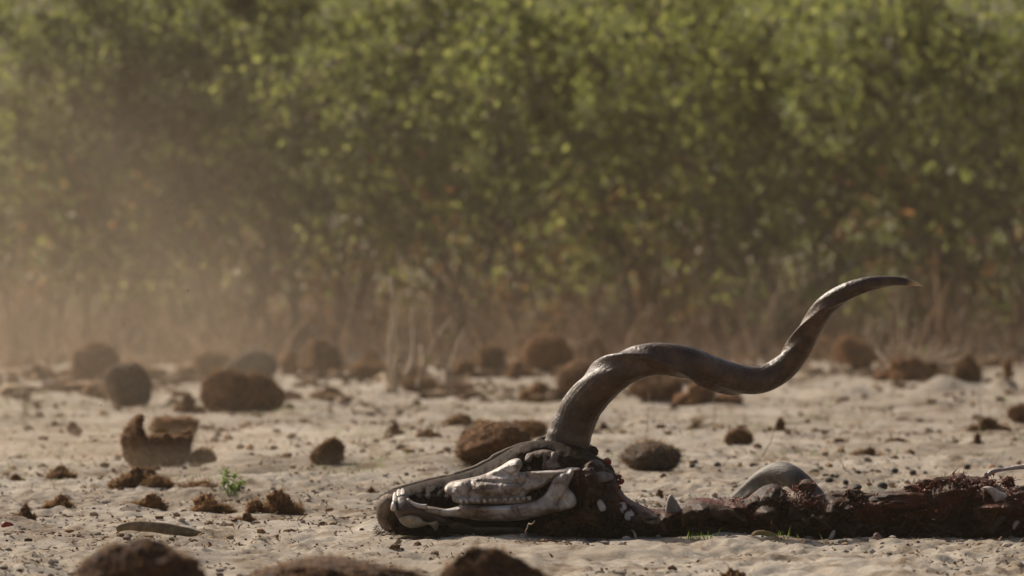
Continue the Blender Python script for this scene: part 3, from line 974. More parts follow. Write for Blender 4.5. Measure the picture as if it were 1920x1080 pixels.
# dark droppings near the second horn
PEL = [(1345, 876, 7), (1411, 876, 6), (1419, 876, 5), (1528, 884, 8), (1548, 892, 6), (1570, 894, 5), (1561, 896, 5), (1555, 902, 8), (1655, 916, 10),
       (1712, 886, 7), (1678, 883, 7), (1814, 890, 7), (1841, 889, 5), (1708, 908, 6), (1697, 913, 4), (1298, 878, 6), (1304, 872, 5), (1608, 886, 6),
       (1735, 888, 4), (1600, 925, 5), (1622, 930, 4), (1586, 905, 6), (1540, 886, 4)]
p0 = None
for k, (px, py, r) in enumerate(PEL):
    b, s = on_ground(px, py + r)
    if p0 is None:
        v, f = lump((0, 0, .8), (1, 1, .92), 3, .16, 1.6, .05, 5)
        p0 = MB().add(v, f).build('dropping', M_pellet)
        o = p0
    else:
        o = p0.copy(); C.objects.link(o)
    o.location = Vector(b)
    q = r / s
    o.scale = (q, q, q * random.uniform(.75, 1))
    o.rotation_euler = (0, 0, random.random() * 6)
    where = {8: 'largest round dropping, behind the middle of the neck remains', 9: 'dark dropping right of the hooked stalk, second in from the right', 10: 'dark dropping just right of the foot of the hooked stalk',
             11: 'dark dropping farthest right, in front of the orange leaf scrap', 12: 'small dropping just right of the farthest right big one', 0: 'lone dropping just left of the yellow curled leaf',
             17: 'pale dropping at the foot of the hooked stalk', 18: 'small dropping between the two big ones right of the hooked stalk', 3: 'big dropping touching the right slope of the low second horn',
             7: 'oval dropping right of the low second horn, nearest the neck remains', 1: 'left one of two droppings at the left slope of the low second horn',
             2: 'right one of two droppings at the left slope of the low second horn', 13: 'dropping just right and above the largest round one', 14: 'tiny dropping between the largest round one and its right neighbour',
             15: 'dropping beside the right foot of the domed dung ball', 16: 'tiny dropping above the right foot of the domed dung ball', 19: 'dropping low behind the neck remains, left of the largest round one', 20: 'tiny dropping low behind the neck, beside the largest round one'}
    tag(o, where.get(k, 'small dark dropping in the loose cluster right of the low second horn'), 'dropping', 'dark droppings behind the neck remains')


def clods():
    g = np.random.default_rng(9)
    n = 11000
    y = 8.5 + 6.5 * g.random(n) ** 1.1
    far = g.random(n) < 0.25
    y = np.where(far, 15 + 9 * g.random(n), y)
    x = g.uniform(-1, 1, n) * (0.085 * y + 0.25)
    dens = noise2(x / 0.4, y / 0.6, 44) + 0.5 * noise2(x / .1, y / .15, 45)
    keep = dens > -0.15
    x = x[keep]; y = y[keep]; n = len(x)
    r = 0.0014 + 0.0055 * g.random(n) ** 5 + 0.0016 * g.random(n)
    v0, f0 = ico(1)
    z = ground_z(x, y)
    sc_ = r[:, None, None] * (0.7 + 0.6 * g.random((n, 1, 3)))
    V = v0[None] * (1 + 0.16 * g.normal(size=(n, len(v0), 1)).clip(-1.5, 1.5)) * sc_ * np.array([1.15, 1, .75]) + np.stack([x, y, z + r * .15], -1)[:, None, :]
    f = (f0[None] + (np.arange(n) * len(v0))[:, None, None]).reshape(-1, 3)
    o = MB().add(V.reshape(-1, 3), f).build('gravel', M_clod, smooth=False)
    tag(o, 'small sand clods and pebbles scattered over the sand', None, None, 'stuff')


clods()


def litter():
    g = np.random.default_rng(10)
    mb = MB()
    # clumped crumbs of dung and bits of straw
    nc = 900
    cy = 8.8 + 17 * g.random(nc) ** 0.9
    cx = g.uniform(-1, 1, nc) * (0.08 * cy + .3)
    rad = 0.03 + 0.09 * g.random(nc) ** 2
    n = 24000
    wt = rad ** 1.2
    k = g.choice(nc, n, p=wt / wt.sum())
    x = cx[k] + g.normal(size=n) * rad[k]; y = cy[k] + g.normal(size=n) * rad[k] * 1.4
    z = ground_z(x, y)
    L = (0.004 + 0.016 * g.random(n) ** 2) * np.clip(y / 13, .8, 1.6)
    a = g.random(n) * 2 * math.pi
    d = np.stack([np.cos(a), np.sin(a), g.uniform(-.05, .6, n)], -1)
    u = np.stack([-np.sin(a), np.cos(a), g.uniform(-.4, .4, n)], -1) * (0.0008 + 0.0016 * g.random(n))[:, None]
    p = np.stack([x, y, z + .0008], -1)
    e = p + d * L[:, None]
    m = (p + e) / 2 + np.array([0, 0, .0015])
    V = np.stack([p - u, p + u, m + u, m - u, e], 1).reshape(-1, 3)
    o = np.arange(n)[:, None] * 5
    mb.add(V, o + np.array([[0, 1, 2, 3]]), 0); mb.f.append((o + np.array([[3, 2, 4]]), 0))
    n = 6500
    k = g.choice(nc, n, p=wt / wt.sum())
    x = cx[k] + g.normal(size=n) * rad[k] * .8; y = cy[k] + g.normal(size=n) * rad[k]
    r = (0.0014 + 0.008 * g.random(n) ** 5) * np.clip(y / 13, .8, 1.7)
    v0, f0 = ico(1)
    V = v0[None] * (1 + 0.3 * g.normal(size=(n, len(v0), 1)).clip(-1.2, 1.6)) * r[:, None, None] * np.array([1.1, 1, .8]) + np.stack([x, y, ground_z(x, y) + r * .3], -1)[:, None, :]
    mb.add(V.reshape(-1, 3), (f0[None] + (np.arange(n) * len(v0))[:, None, None]).reshape(-1, 3), 0)
    nb = 2300
    y = 20.3 + 6.2 * g.random(nb) ** .8; x = g.uniform(-1, 1, nb) * .085 * y
    kp = (noise2(x / .4, y / .9, 91) > -.1) & ~((x / y * F_PX + 960 > 1420) & (y < 22.6))
    x = x[kp]; y = y[kp]; nb = len(x)
    r = 0.006 + 0.026 * g.random(nb) ** 2.5
    V = v0[None] * (1 + 0.28 * g.normal(size=(nb, len(v0), 1)).clip(-1.2, 1.6)) * r[:, None, None] * np.array([1.3, 1, .75]) + np.stack([x, y, ground_z(x, y) + r * .3], -1)[:, None, :]
    mb.add(V.reshape(-1, 3), (f0[None] + (np.arange(nb) * len(v0))[:, None, None]).reshape(-1, 3), 0)
    ob = mb.build('dung_litter', M_litter, smooth=False)
    tag(ob, 'brown dung crumbs and straw bits strewn across the sand', None, None, 'stuff')


litter()


def sprouts():
    g = np.random.default_rng(14)
    nc = 70
    cy = 14 + 7.5 * g.random(nc); cx = g.uniform(-1, 1, nc) * (0.08 * cy)
    px = [(1310, 1013, 11.68), (1470, 1022, 11.6), (1335, 1014, 11.69)]
    n = 1500
    k = g.integers(0, nc, n)
    x = cx[k] + g.normal(size=n) * .06; y = cy[k] + g.normal(size=n) * .12
    extra = []
    for (a, b_, Y) in px:
        q = P(a, b_, Y); extra.append(np.stack([q[0] + g.normal(size=14) * .022, Y + g.normal(size=14) * .03], -1))
    ex = np.concatenate(extra)
    x = np.concatenate([x, ex[:, 0]]); y = np.concatenate([y, ex[:, 1]]); n = len(x)
    h = 0.006 + 0.014 * g.random(n)
    b = np.stack([x, y, ground_z(x, y) - .001], -1)
    e = b + np.stack([g.normal(size=n) * .006, g.normal(size=n) * .006, h], -1)
    sd = np.stack([np.full(n, .0011), g.normal(size=n) * .0008, 0 * x], -1)
    V = np.stack([b - sd, b + sd, e], 1).reshape(-1, 3)
    ob = MB().add(V, np.arange(n * 3).reshape(-1, 3)).build('grass_sprouts', M_sprout, smooth=False)
    tag(ob, 'tiny green grass sprouts dotted over the sand', None, None, 'stuff')


sprouts()

# ------------------------------------------------------------------ kudu carcass
Y0 = 11.87                       # depth of the middle of the head
S0 = F_PX / Y0                   # pixels per metre there
M_bone, t, bs, _ = mat('weathered_bone')
nb1 = noise_node(t, 30, 6, .65); nb2 = noise_node(t, 9, 4, .6)
vo = t.nodes.new('ShaderNodeTexVoronoi'); vo.feature = 'DISTANCE_TO_EDGE'; vo.inputs['Scale'].default_value = 16
tcn = t.nodes.new('ShaderNodeTexCoord')
wn = noise_node(t, 22, 3, .5)
wm = mix(t, 0.06, tcn.outputs['Object'], wn.outputs[1], 'ADD')
t.links.new(wm, vo.inputs['Vector'])
crack = ramp(t, vo.outputs[0], [(0.0, (0.42, .33, .26)), (0.022, (0.8, .75, .7)), (0.06, (1, 1, 1))])
col = ramp(t, nb1.outputs[0], [(0.32, (0.12, 0.08, 0.058)), (0.46, (0.34, 0.285, 0.24)), (0.6, (0.54, 0.50, 0.455))])
stn = ramp(t, nb2.outputs[0], [(0.40, (0.38, .27, .2)), (0.56, (1, 1, 1))])
t.links.new(mix(t, 1, mix(t, 1, col, stn, 'MULTIPLY'), crack, 'MULTIPLY'), bs.inputs['Base Color'])
bs.inputs['Roughness'].default_value = .6
bump(t, bs, nb1.outputs[0], .5, .003)
M_hair = island('dark_hair', [(0, (0.010, 0.007, 0.005)), (0.7, (0.035, 0.023, 0.015)), (1, (0.11, 0.075, 0.05))], .7)
M_hide = simple('head_hide', [(0.36, (0.006, 0.0035, 0.0025)), (0.52, (0.026, 0.015, 0.010)), (0.72, (0.085, 0.055, 0.038))], 22, .8, .006, spec=.08)
M_muzzle = simple('muzzle_hide', [(0.35, (0.07, 0.048, 0.033)), (0.6, (0.25, 0.185, 0.13))], 26, .7, .004, spec=.15)
M_brow_sunlit = simple('brow_hide_sunlit', [(0.3, (0.06, 0.04, 0.027)), (0.7, (0.16, 0.115, 0.08))], 30, .8, .004)  # browner than the head hide: paints the sunlit edge of the forehead
M_gum = simple('dark_gum', [(0.3, (0.03, 0.019, 0.016)), (0.7, (0.09, 0.06, 0.05))], 60, .5, .002)
M_meat, t, bs, _ = mat('dried_meat')
nm = noise_node(t, 26, 7, .7); nm2 = noise_node(t, 11, 5, .6)
c1 = ramp(t, nm.outputs[0], [(0.34, (0.009, 0.004, 0.003)), (0.5, (0.046, 0.023, 0.013)), (0.68, (0.15, 0.083, 0.05))])
redm = ramp(t, nm2.outputs[0], [(0.50, (0, 0, 0)), (0.64, (1, 1, 1))])
t.links.new(mix(t, redm, c1, (0.10, 0.026, 0.013)), bs.inputs['Base Color'])
bs.inputs['Roughness'].default_value = .6
bs.inputs['Specular IOR Level'].default_value = .12
bump(t, bs, nm.outputs[0], 1.0, .006)
M_tissue = island('red_tissue', [(0, (0.07, 0.022, 0.014)), (0.5, (0.20, 0.055, 0.032)), (0.85, (0.36, 0.13, 0.075)), (1, (.42, .26, .18))], .55, .25, [(0, (.3, .06, .03)), (1, (.6, .2, .1))], .4)

M_blood = simple('fresh_blood', [(0.3, (0.10, 0.004, 0.004)), (0.7, (0.26, 0.012, 0.01))], 60, .3, .002)
M_ear = simple('ear_skin', [(0.3, (0.2, 0.16, 0.13)), (0.65, (0.4, 0.34, 0.29))], 40, .7, .001)

M_horn, t, bs, _ = mat('horn')
nh = noise_node(t, 20, 8, .72); nh2 = noise_node(t, 90, 4, .6)
colh = ramp(t, nh.outputs[0], [(0.34, (0.018, 0.008, 0.0045)), (0.48, (0.050, 0.026, 0.014)), (0.68, (0.115, 0.068, 0.040))])
at = t.nodes.new('ShaderNodeAttribute'); at.attribute_name = 'along'
tipm = ramp(t, at.outputs['Fac'], [(0.93, (0, 0, 0)), (0.965, (1, 1, 1))])
basem = ramp(t, at.outputs['Fac'], [(0.0, (0.55, .55, .55)), (0.14, (0, 0, 0))])
colh = mix(t, basem, colh, (0.12, 0.10, 0.083))
colh = mix(t, tipm, colh, (0.55, 0.38, 0.2))
t.links.new(colh, bs.inputs['Base Color'])
bs.inputs['Roughness'].default_value = .5
bs.inputs['Specular IOR Level'].default_value = .4
nh3 = noise_node(t, 45, 5, .7)
rr_ = ramp(t, nh3.outputs[0], [(.3, (.30, .30, .30)), (.7, (.6, .6, .6))])
t.links.new(rr_, bs.inputs['Roughness'])
bump(t, bs, nh2.outputs[0], .9, .0035)

M_horn_grey = simple('grey_horn', [(0.3, (0.055, 0.05, 0.042)), (0.5, (0.11, 0.10, 0.085)), (0.7, (0.2, 0.18, 0.15))], 35, .62, .004, spec=.25)
carc = empty('kudu_carcass', P(930, 1000, Y0) * np.array([1, 1, 0]))
tag(carc, 'dark rotting kudu carcass with bare skull and tall spiral horn on sand', 'carcass')


def poly_sdf(pt, poly):
    """signed distance (inside positive) and nearest boundary point"""
    a = poly; b = np.roll(poly, -1, 0)
    best = np.full(len(pt), 1e9); near = np.zeros_like(pt)
    inside = np.zeros(len(pt), bool)
    for i in range(len(a)):
        e = b[i] - a[i]
        w_ = pt - a[i]
        tt = np.clip((w_ @ e) / (e @ e + 1e-12), 0, 1)
        q = a[i] + tt[:, None] * e
        d = np.linalg.norm(pt - q, axis=1)
        m = d < best
        best[m] = d[m]; near[m] = q[m]
        c1 = (a[i, 1] <= pt[:, 1]) != (b[i, 1] <= pt[:, 1])
        xi = a[i, 0] + (pt[:, 1] - a[i, 1]) / (e[1] + 1e-12) * e[0]
        inside ^= c1 & (pt[:, 0] < xi)
    return np.where(inside, best, -best), near


def pillow(outline, base, thick, back, width, carve=(), nz=(0, 1), step=1.6, seed=0, n_out=None, power=0.5):
    """solid grown from a side outline: `base(px,py)` depth of its middle sheet, thick toward the viewer, back away"""
    o = catmull(outline, n_out or len(outline) * 7, True)
    lo = o.min(0) - step; hi = o.max(0) + step
    nx = int((hi[0] - lo[0]) / step) + 2; ny = int((hi[1] - lo[1]) / step) + 2
    gx, gy = np.meshgrid(lo[0] + np.arange(nx) * step, lo[1] + np.arange(ny) * step)
    pt = np.stack([gx.ravel(), gy.ravel()], -1)
    sd, near = poly_sdf(pt, o)
    outside = sd < 0
    use = sd > -step * 1.45
    pt2 = np.where(outside[:, None], near, pt)
    d = np.clip(sd, 0, None)
    k = np.clip(d / width, 0, 1)
    prof = (1 - (1 - k) ** 2) ** power
    fr = thick * prof
    bk = back * prof
    for (cx, cy, rx, ry, am) in carve:
        fr = fr + am * np.exp(-((pt2[:, 0] - cx) / rx) ** 2 - ((pt2[:, 1] - cy) / ry) ** 2) * np.minimum(k * 3, 1)
    if nz[0]:
        q = np.stack([pt2[:, 0], pt2[:, 1], 0 * pt2[:, 0]], -1) / S0
        fr = fr + nz[0] * fbm(q * nz[1], 4, seed) * np.minimum(k * 3, 1)
        fr = fr + nz[0] * .45 * fbm(q * nz[1] * 3.1 + 5, 3, seed + 40) * np.minimum(k * 3, 1)
    Bd = base(pt2[:, 0], pt2[:, 1])
    edge = outside | (d < 1e-6)
    idx = -np.ones(len(pt), int); idx[use] = np.arange(use.sum())
    vf = P(pt2[use, 0], pt2[use, 1], (Bd - fr)[use])
    jdx = -np.ones(len(pt), int)
    bu = use & ~edge
    jdx[bu] = use.sum() + np.arange(bu.sum())
    jdx[use & edge] = idx[use & edge]
    vb = P(pt2[bu, 0], pt2[bu, 1], (Bd + bk)[bu])
    A = (np.arange(ny - 1)[:, None] * nx + np.arange(nx - 1)[None, :]).ravel()
    qd = np.stack([A, A + nx, A + nx + 1, A + 1], -1)
    ok = use[qd].all(1) & (~outside[qd]).any(1)
    qd = qd[ok]
    F = np.concatenate([idx[qd], jdx[qd][:, ::-1]])
    return np.concatenate([vf, vb]), F


# ---- head: hide-covered mass
HEAD = [(706, 962), (709, 938), (724, 922), (752, 914), (800, 901), (850, 890), (890, 878), (925, 860), (950, 845), (975, 833), (1010, 826), (1050, 828),
        (1090, 838), (1120, 856), (1146, 872), (1158, 900), (1172, 930), (1205, 948), (1240, 966), (1262, 985), (1262, 1006), (1200, 1010), (1100, 1012), (1000, 1010),
        (900, 1008), (800, 1006), (745, 1002), (715, 988)]
def head_half(px, py):
    return 0.045 + 0.045 * np.clip((px - 720) / 300, 0, 1)
flat = lambda Yc: (lambda px, py: Yc + 0 * px)
HEAD_CARVE = [(1010, 862, 24, 16, -.035), (830, 948, 34, 9, -.03), (1040, 925, 16, 22, -.03), (960, 990, 140, 12, -.03), (1000, 905, 20, 30, 0.0), (740, 965, 22, 26, -.028),
              (1082, 915, 10, 30, -.022), (1150, 990, 60, 14, -.02)]
v, f = pillow(HEAD, flat(Y0), 0.080, 0.080, 60, HEAD_CARVE, (0.012, 40), 1.5, 3, power=.5)
hv, hf = v, f
tri = np.concatenate([f[:, :3], f[:, [0, 2, 3]]])
mb = MB().add(v, f)
mb2 = MB(); add_fib(mb2, v, tri, 2600, .009, .0007, 0, 4, up=.1)
head_hide = mb.build('head_hide', M_hide, carc, loc=P(930, 950, Y0))
fur = mb2.build('fur', M_hair, head_hide, loc=P(930, 950, Y0)); fur['kind'] = 'stuff'


_ho = catmull(HEAD, len(HEAD) * 7, True)
def on_head(off):
    """depth of the front of the head mass, moved `off` metres toward the viewer"""
    def fn(px, py):
        pt = np.stack([np.ravel(px), np.ravel(py)], -1).astype(float)
        sd, _ = poly_sdf(pt, _ho)
        k = np.clip(np.clip(sd, 0, None) / 60, 0, 1)
        prof = (1 - (1 - k) ** 2) ** .5
        return (Y0 - .080 * prof - off).reshape(np.shape(px))
    return fn


# ---- forehead ridge of dried skin, sunlit rim painted in as lighter brown
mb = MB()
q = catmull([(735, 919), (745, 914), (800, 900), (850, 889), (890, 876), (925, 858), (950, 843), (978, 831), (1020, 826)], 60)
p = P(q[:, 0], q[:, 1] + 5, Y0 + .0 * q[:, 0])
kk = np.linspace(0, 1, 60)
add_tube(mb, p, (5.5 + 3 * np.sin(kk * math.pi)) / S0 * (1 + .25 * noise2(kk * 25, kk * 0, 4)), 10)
mb.build('brow_skin', M_brow_sunlit, head_hide, loc=p[0])

# ---- muzzle
MUZ = [(705, 960), (708, 940), (720, 928), (738, 927), (744, 940), (742, 965), (738, 990), (722, 992), (710, 980)]
v, f = pillow(MUZ, flat(Y0 - .035), 0.028, 0.07, 20, [(740, 972, 14, 18, -.012)], (0.001, 60), 1.4, 5)
mb = MB().add(v, f)
mz = mb.build('muzzle', M_muzzle, head_hide, loc=P(722, 960, Y0))
mb = MB()
add_fib(mb, v, np.concatenate([f[:, :3], f[:, [0, 2, 3]]]), 200, .008, .0007, 0, 3)
g = np.random.default_rng(31)
# chin hair on the sand
for _ in range(220):
    a = np.array([705 + 60 * g.random(), 985 + 18 * g.random()])
    p = P(np.array([a[0], a[0] - 8 * g.random() - 2]), np.array([a[1], a[1] + 5 * g.random()]), Y0 - .06 + .06 * g.random())
    add_tube(mb, p, np.array([.0006, .0002]), 3)
mb.build('chin_hair', M_hair, mz, loc=P(722, 960, Y0))

# ---- skull (cheek bones, orbit rim, cheek arch)
SK = [(834, 914), (846, 903), (872, 898), (905, 890), (935, 876), (958, 862), (974, 860), (980, 872), (974, 884), (990, 884), (1020, 882), (1048, 880), (1070, 876), (1088, 878), (1080, 886),
      (1054, 892), (1034, 902), (1016, 914), (1000, 920), (985, 930), (998, 934), (1004, 942), (985, 946), (950, 947), (910, 946), (870, 945), (850, 940), (846, 930), (836, 924)]
SK_CARVE = [(866, 905, 16, 12, .006), (905, 912, 20, 14, .007), (950, 915, 26, 10, .004), (900, 930, 60, 5, -.004), (940, 890, 40, 5, -.004), (975, 905, 20, 4, -.003),
            (968, 868, 8, 8, .006), (1030, 886, 40, 5, .004), (990, 938, 20, 5, -.004), (882, 910, 4, 12, -.004), (930, 903, 40, 3, -.0035)]
v, f = pillow(SK, on_head(.006), .016, .02, 7, [(a_, b_, c_, d_, e_ * 1.8) for a_, b_, c_, d_, e_ in SK_CARVE], (0.0055, 55), 1.0, 6)
skull = MB().add(v, f).build('skull', M_bone, carc, loc=P(930, 910, Y0))
skull['label'] = 'pale bare cheek bone of the upper skull'


def bone_piece(outline, base, thick, back, width, name, parent, m=M_bone, nz=(.002, 60), seed=0, carve=()):
    v, f = pillow(outline, base, thick, back, width, carve, nz, 1.2, seed)
    c = np.mean(v, 0)
    return MB().add(v, f).build(name, m, parent, loc=c)


# orbit ring
mb = MB()
q = catmull([(1018, 848), (1022, 862), (1020, 880)], 14)
add_tube(mb, P(q[:, 0], q[:, 1], on_head(-.004)(q[:, 0], q[:, 1])), .004, 7)
q = catmull([(1040, 852), (1036, 866), (1042, 880)], 14)
add_tube(mb, P(q[:, 0], q[:, 1], on_head(-.002)(q[:, 0], q[:, 1])), .0065, 7)
M_bone_dark = simple('stained_bone', [(0.3, (0.05, 0.032, 0.022)), (0.5, (0.14, 0.095, 0.068)), (0.7, (0.27, 0.21, 0.165))], 35, .65, .003)
mb.build('eye_socket', M_bone_dark, skull, loc=P(1020, 862, Y0))
bone_piece([(984, 864), (988, 851), (1002, 846), (1022, 843), (1042, 848), (1056, 858), (1048, 862), (1040, 872), (1034, 860), (1020, 853), (1008, 858), (1000, 856), (994, 866)], on_head(-.002), .005, .01, 8, 'eye_socket_plate', skull, M_bone_dark, (.003, 50), 3)
bone_piece([(1022, 866), (1034, 860), (1046, 866), (1056, 878), (1040, 881), (1026, 880)], on_head(-.004), .008, .01, 6, 'eye_socket_plate', skull, M_bone_dark, (.003, 50), 4)

# ---- lower jaw
MD = [(786, 953), (794, 948), (812, 950), (836, 954), (856, 950), (868, 944), (890, 947), (930, 948), (970, 945), (1000, 940), (1020, 928), (1030, 912), (1040, 894), (1052, 886), (1062, 884),
      (1072, 880), (1076, 888), (1070, 902), (1066, 914), (1076, 926), (1081, 940), (1074, 952), (1052, 958), (1020, 966), (980, 975), (940, 977), (900, 976), (860, 970), (826, 968), (800, 964)]
v, f = pillow(MD, on_head(.016), .017, .016, 10, [(1050, 938, 14, 8, -.009), (1030, 952, 30, 4, .004), (1056, 905, 6, 14, .004), (900, 955, 60, 4, .003), (1060, 930, 5, 16, .003)], (0.0035, 55), 1.0, 8)
jaw = MB().add(v, f).build('lower_jaw', M_bone, carc, loc=P(930, 960, Y0))
# front of the jaw, dark gum
v, f = pillow([(736, 940), (740, 926), (752, 920), (764, 926), (772, 938), (790, 948), (812, 954), (832, 966), (848, 978), (830, 986), (800, 978), (770, 972), (752, 976), (742, 966)], on_head(.006), .026, .03, 16, [(765, 950, 18, 12, .004)], (0.003, 50), 1.3, 9)
MB().add(v, f).build('gum', M_gum, jaw, loc=P(780, 950, Y0))
mb = MB()
q = catmull([(764, 936), (774, 944), (788, 949), (800, 950)], 16)
add_tube(mb, P(q[:, 0], q[:, 1], on_head(.034)(q[:, 0], q[:, 1])), np.linspace(.0022, .0045, 16), 8)
mb.build('jaw_ridge', M_bone, jaw, loc=P(780, 945, Y0))
bone_piece([(748, 974), (756, 967), (772, 964), (786, 968), (796, 977), (808, 978), (820, 975), (823, 983), (818, 996), (812, 990), (804, 984), (790, 988), (770, 990), (756, 984)],
           on_head(.02), .014, .01, 7, 'lower_lip', jaw, simple('pale_lip', [(.3, (.16, .13, .1)), (.6, (.36, .31, .25))], 50, .6, .002), (.002, 60), 10)
bone_piece([(840, 984), (852, 978), (870, 980), (890, 987), (930, 988), (975, 990), (980, 1000), (930, 1002), (880, 1000), (850, 994)], on_head(.004), .014, .01, 8, 'far_jaw', jaw,
           simple('brown_stained_bone', [(.3, (.07, .05, .035)), (.6, (.16, .125, .095))], 35, .7, .003), (.003, 40), 11)
# incisors
for (cx, cy, w2, h2) in ((738, 948, 4.6, 9), (741, 932, 4.6, 10), (748, 924, 4.4, 7), (755, 922, 4.4, 6.5)):
    bone_piece([(cx - w2, cy + h2), (cx - w2, cy - h2 * .4), (cx, cy - h2), (cx + w2, cy - h2 * .4), (cx + w2, cy + h2)], on_head(.026), .007, .006, 3.2, 'tooth', jaw,
               bpy.data.materials.get('tooth_enamel') or simple('tooth_enamel', [(.3, (.2, .16, .125)), (.6, (.42, .365, .305))], 60, .4, .001), (.0005, 90), int(cx))
# upper cheek teeth
M_tooth = bpy.data.materials['tooth_enamel']
for i in range(13):
    x = 866 + i * 10.4
    y = 942 + .9 * math.sin(i * 3.1) - 0.4 * i * (1 if i < 9 else 1.2)
    if i in (7,): continue
    x += 1.8 * math.sin(i * 5.3)
    hh = 3.8 + 2.4 * math.sin(i * 2.1)
    bone_piece([(x - 4.0, y - 5), (x + 3.6, y - 5), (x + 2.8, y + hh * .4), (x + .6, y + hh), (x - 1.2, y + hh * .5), (x - 3.0, y + hh * .9)], on_head(.020), .009, .008, 2.4, 'tooth', skull, M_tooth, (.0006, 90), i)

# ---- torn meat behind the jaw
BACK = [(1066, 884), (1090, 874), (1110, 860), (1135, 866), (1152, 884), (1160, 910), (1176, 932), (1206, 950), (1236, 968), (1250, 992), (1244, 1012), (1150, 1015), (1060, 1014), (1000, 1008), (1010, 985), (1060, 966), (1084, 955), (1086, 930)]
v, f = pillow(BACK, on_head(-.012), .030, .02, 14, [(1110, 925, 12, 26, .012), (1088, 925, 8, 30, -.02), (1140, 960, 14, 14, -.014), (1165, 985, 14, 16, -.01)], (0.026, 46), 1.4, 14)
meat = MB().add(v, f).build('torn_meat', M_meat, carc, loc=P(1150, 950, Y0))
M_bonep = simple('pale_bone_chip', [(.3, (.30, .24, .2)), (.6, (.5, .43, .38))], 70, .6, .002)
bone_piece([(1092, 882), (1100, 876), (1112, 877), (1110, 882)], on_head(.024), .006, .008, 3, 'bone_chip', meat, M_bonep, (.001, 90), 1)
bone_piece([(1108, 892), (1124, 884), (1146, 888), (1150, 898), (1132, 904), (1112, 902)], on_head(.016), .006, .01, 5, 'bone_chip', meat, simple('grey_sinew', [(.3, (.07, .05, .045)), (.65, (.24, .19, .165))], 60, .6, .003), (.004, 70), 2)
bone_piece([(1119, 940), (1126, 936), (1134, 946), (1136, 956), (1126, 959), (1121, 950)], on_head(.022), .007, .008, 3, 'bone_chip', meat, M_bonep, (.001, 90), 3)
bone_piece([(1160, 944), (1172, 942), (1176, 952), (1168, 962), (1162, 956)], on_head(.012), .007, .012, 4, 'bone_chip', meat, M_bonep, (.001, 90), 4)
bone_piece([(1172, 960), (1184, 954), (1190, 966), (1184, 977), (1172, 974)], on_head(.012), .007, .012, 4, 'bone_chip', meat, M_bonep, (.001, 90), 5)
bone_piece([(1198, 971), (1206, 968), (1210, 974), (1202, 977)], on_head(.012), .006, .012, 3, 'bone_chip', meat, M_bonep, (.001, 90), 6)
for k, (cx, cy, r) in enumerate(((1138, 866, 9), (1160, 894, 6), (1164, 903, 7), (1160, 914, 5), (1196, 968, 4))):
    c = P(cx, cy, float(on_head(.006)(np.array([cx]), np.array([cy]))[0]))
    v, f = lump(c, np.array([r, r, r * .8]) / S0, 3, .3, 2, .1, k)
    MB().add(v, f).build('blood_clot', M_blood, meat, loc=c)

# ---- horns
def horn(pts, name, label, keel, sides=96, n=260, ring=.045, m=None):
    """pts: px, py, radius px, depth"""
    a = np.asarray(pts, float)
    q = catmull(a, n)
    k = np.linspace(0, 1, n)
    p = P(q[:, 0], q[:, 1], q[:, 3])
    r = np.maximum(q[:, 2], .6) * q[:, 3] / F_PX
    tw = np.interp(k, keel[0], keel[1])[:, None]

    def sec(kk, th):
        d = np.angle(np.exp(1j * (th - tw)))
        s = 1 + (0.14 * np.exp(-(d / 0.2) ** 2)) * np.clip(kk * 5, .1, 1) - 0.10 * np.clip(kk * 5, .1, 1) * np.exp(-((np.abs(d) - 0.62) / 0.36) ** 2)
        rr = ring * np.clip(1 - kk * 2.6, .08, 1) * (np.sin(kk * 190 + 1.2 * np.sin(th + kk * 20)) * .35 + .3 * noise2(kk * 70 + 0 * th, th * .6 + 0 * kk, 4))
        rr = rr + 0.006 * np.sin(th * 23 + 4 * np.sin(kk * 9)) * (0.5 + noise2(kk * 12 + 0 * th, th * .8 + 0 * kk, 8)) + 0.014 * noise2(kk * 24 + 0 * th, th * 1.2 + 0 * kk, 3)
        return (s + rr) * np.where(kk > .93, 1, 1)
    mb = MB()
    add_tube(mb, p, r / 1.03, sides, section=sec)
    o = mb.build(name, m or M_horn, carc, loc=p[0])
    o['label'] = label
    at = o.data.attributes.new('along', 'FLOAT', 'POINT')
    vals = np.concatenate([np.repeat(k, sides), [0, 1]])
    at.data.foreach_set('value', vals.astype(np.float32))
    return o


dY = lambda k: 0
H1 = [(1056, 858, 44, Y0 + .02), (1064, 830, 43, Y0 + .02), (1076, 795, 41, Y0 + .015), (1095, 756, 39, Y0 + .0), (1136, 712, 36.5, Y0 - .03), (1182, 684, 33.5, Y0 - .055), (1230, 673, 31.5, Y0 - .06), (1286, 680, 32, Y0 - .045), (1333, 697, 31.5, Y0 - .01),
      (1384, 712, 30, Y0 + .035), (1429, 711, 27, Y0 + .06), (1468, 690, 25.5, Y0 + .065), (1497, 655, 24, Y0 + .05), (1523, 609, 22, Y0 + .02), (1548, 574, 20, Y0 - .01), (1584, 548, 17, Y0 - .03), (1627, 532, 13.2, Y0 - .04),
      (1671, 527, 9.8, Y0 - .03), (1707, 530, 6.2, Y0 - .02), (1730, 536, 1.0, Y0 - .01)]
horn(H1, 'horn', 'tall dark spiral horn rising in an S-curve to the right', ([0, .16, .21, .26, .316, .37, .42, .47, .53, .58, .63, .68, .74, .79, 1], [-2.0, -1.1, -.2, .7, 1.6, 2.2, 2.8, 3.3, 4.3, 5.3, 6.2, 7.1, 7.9, 8.8, 11]))
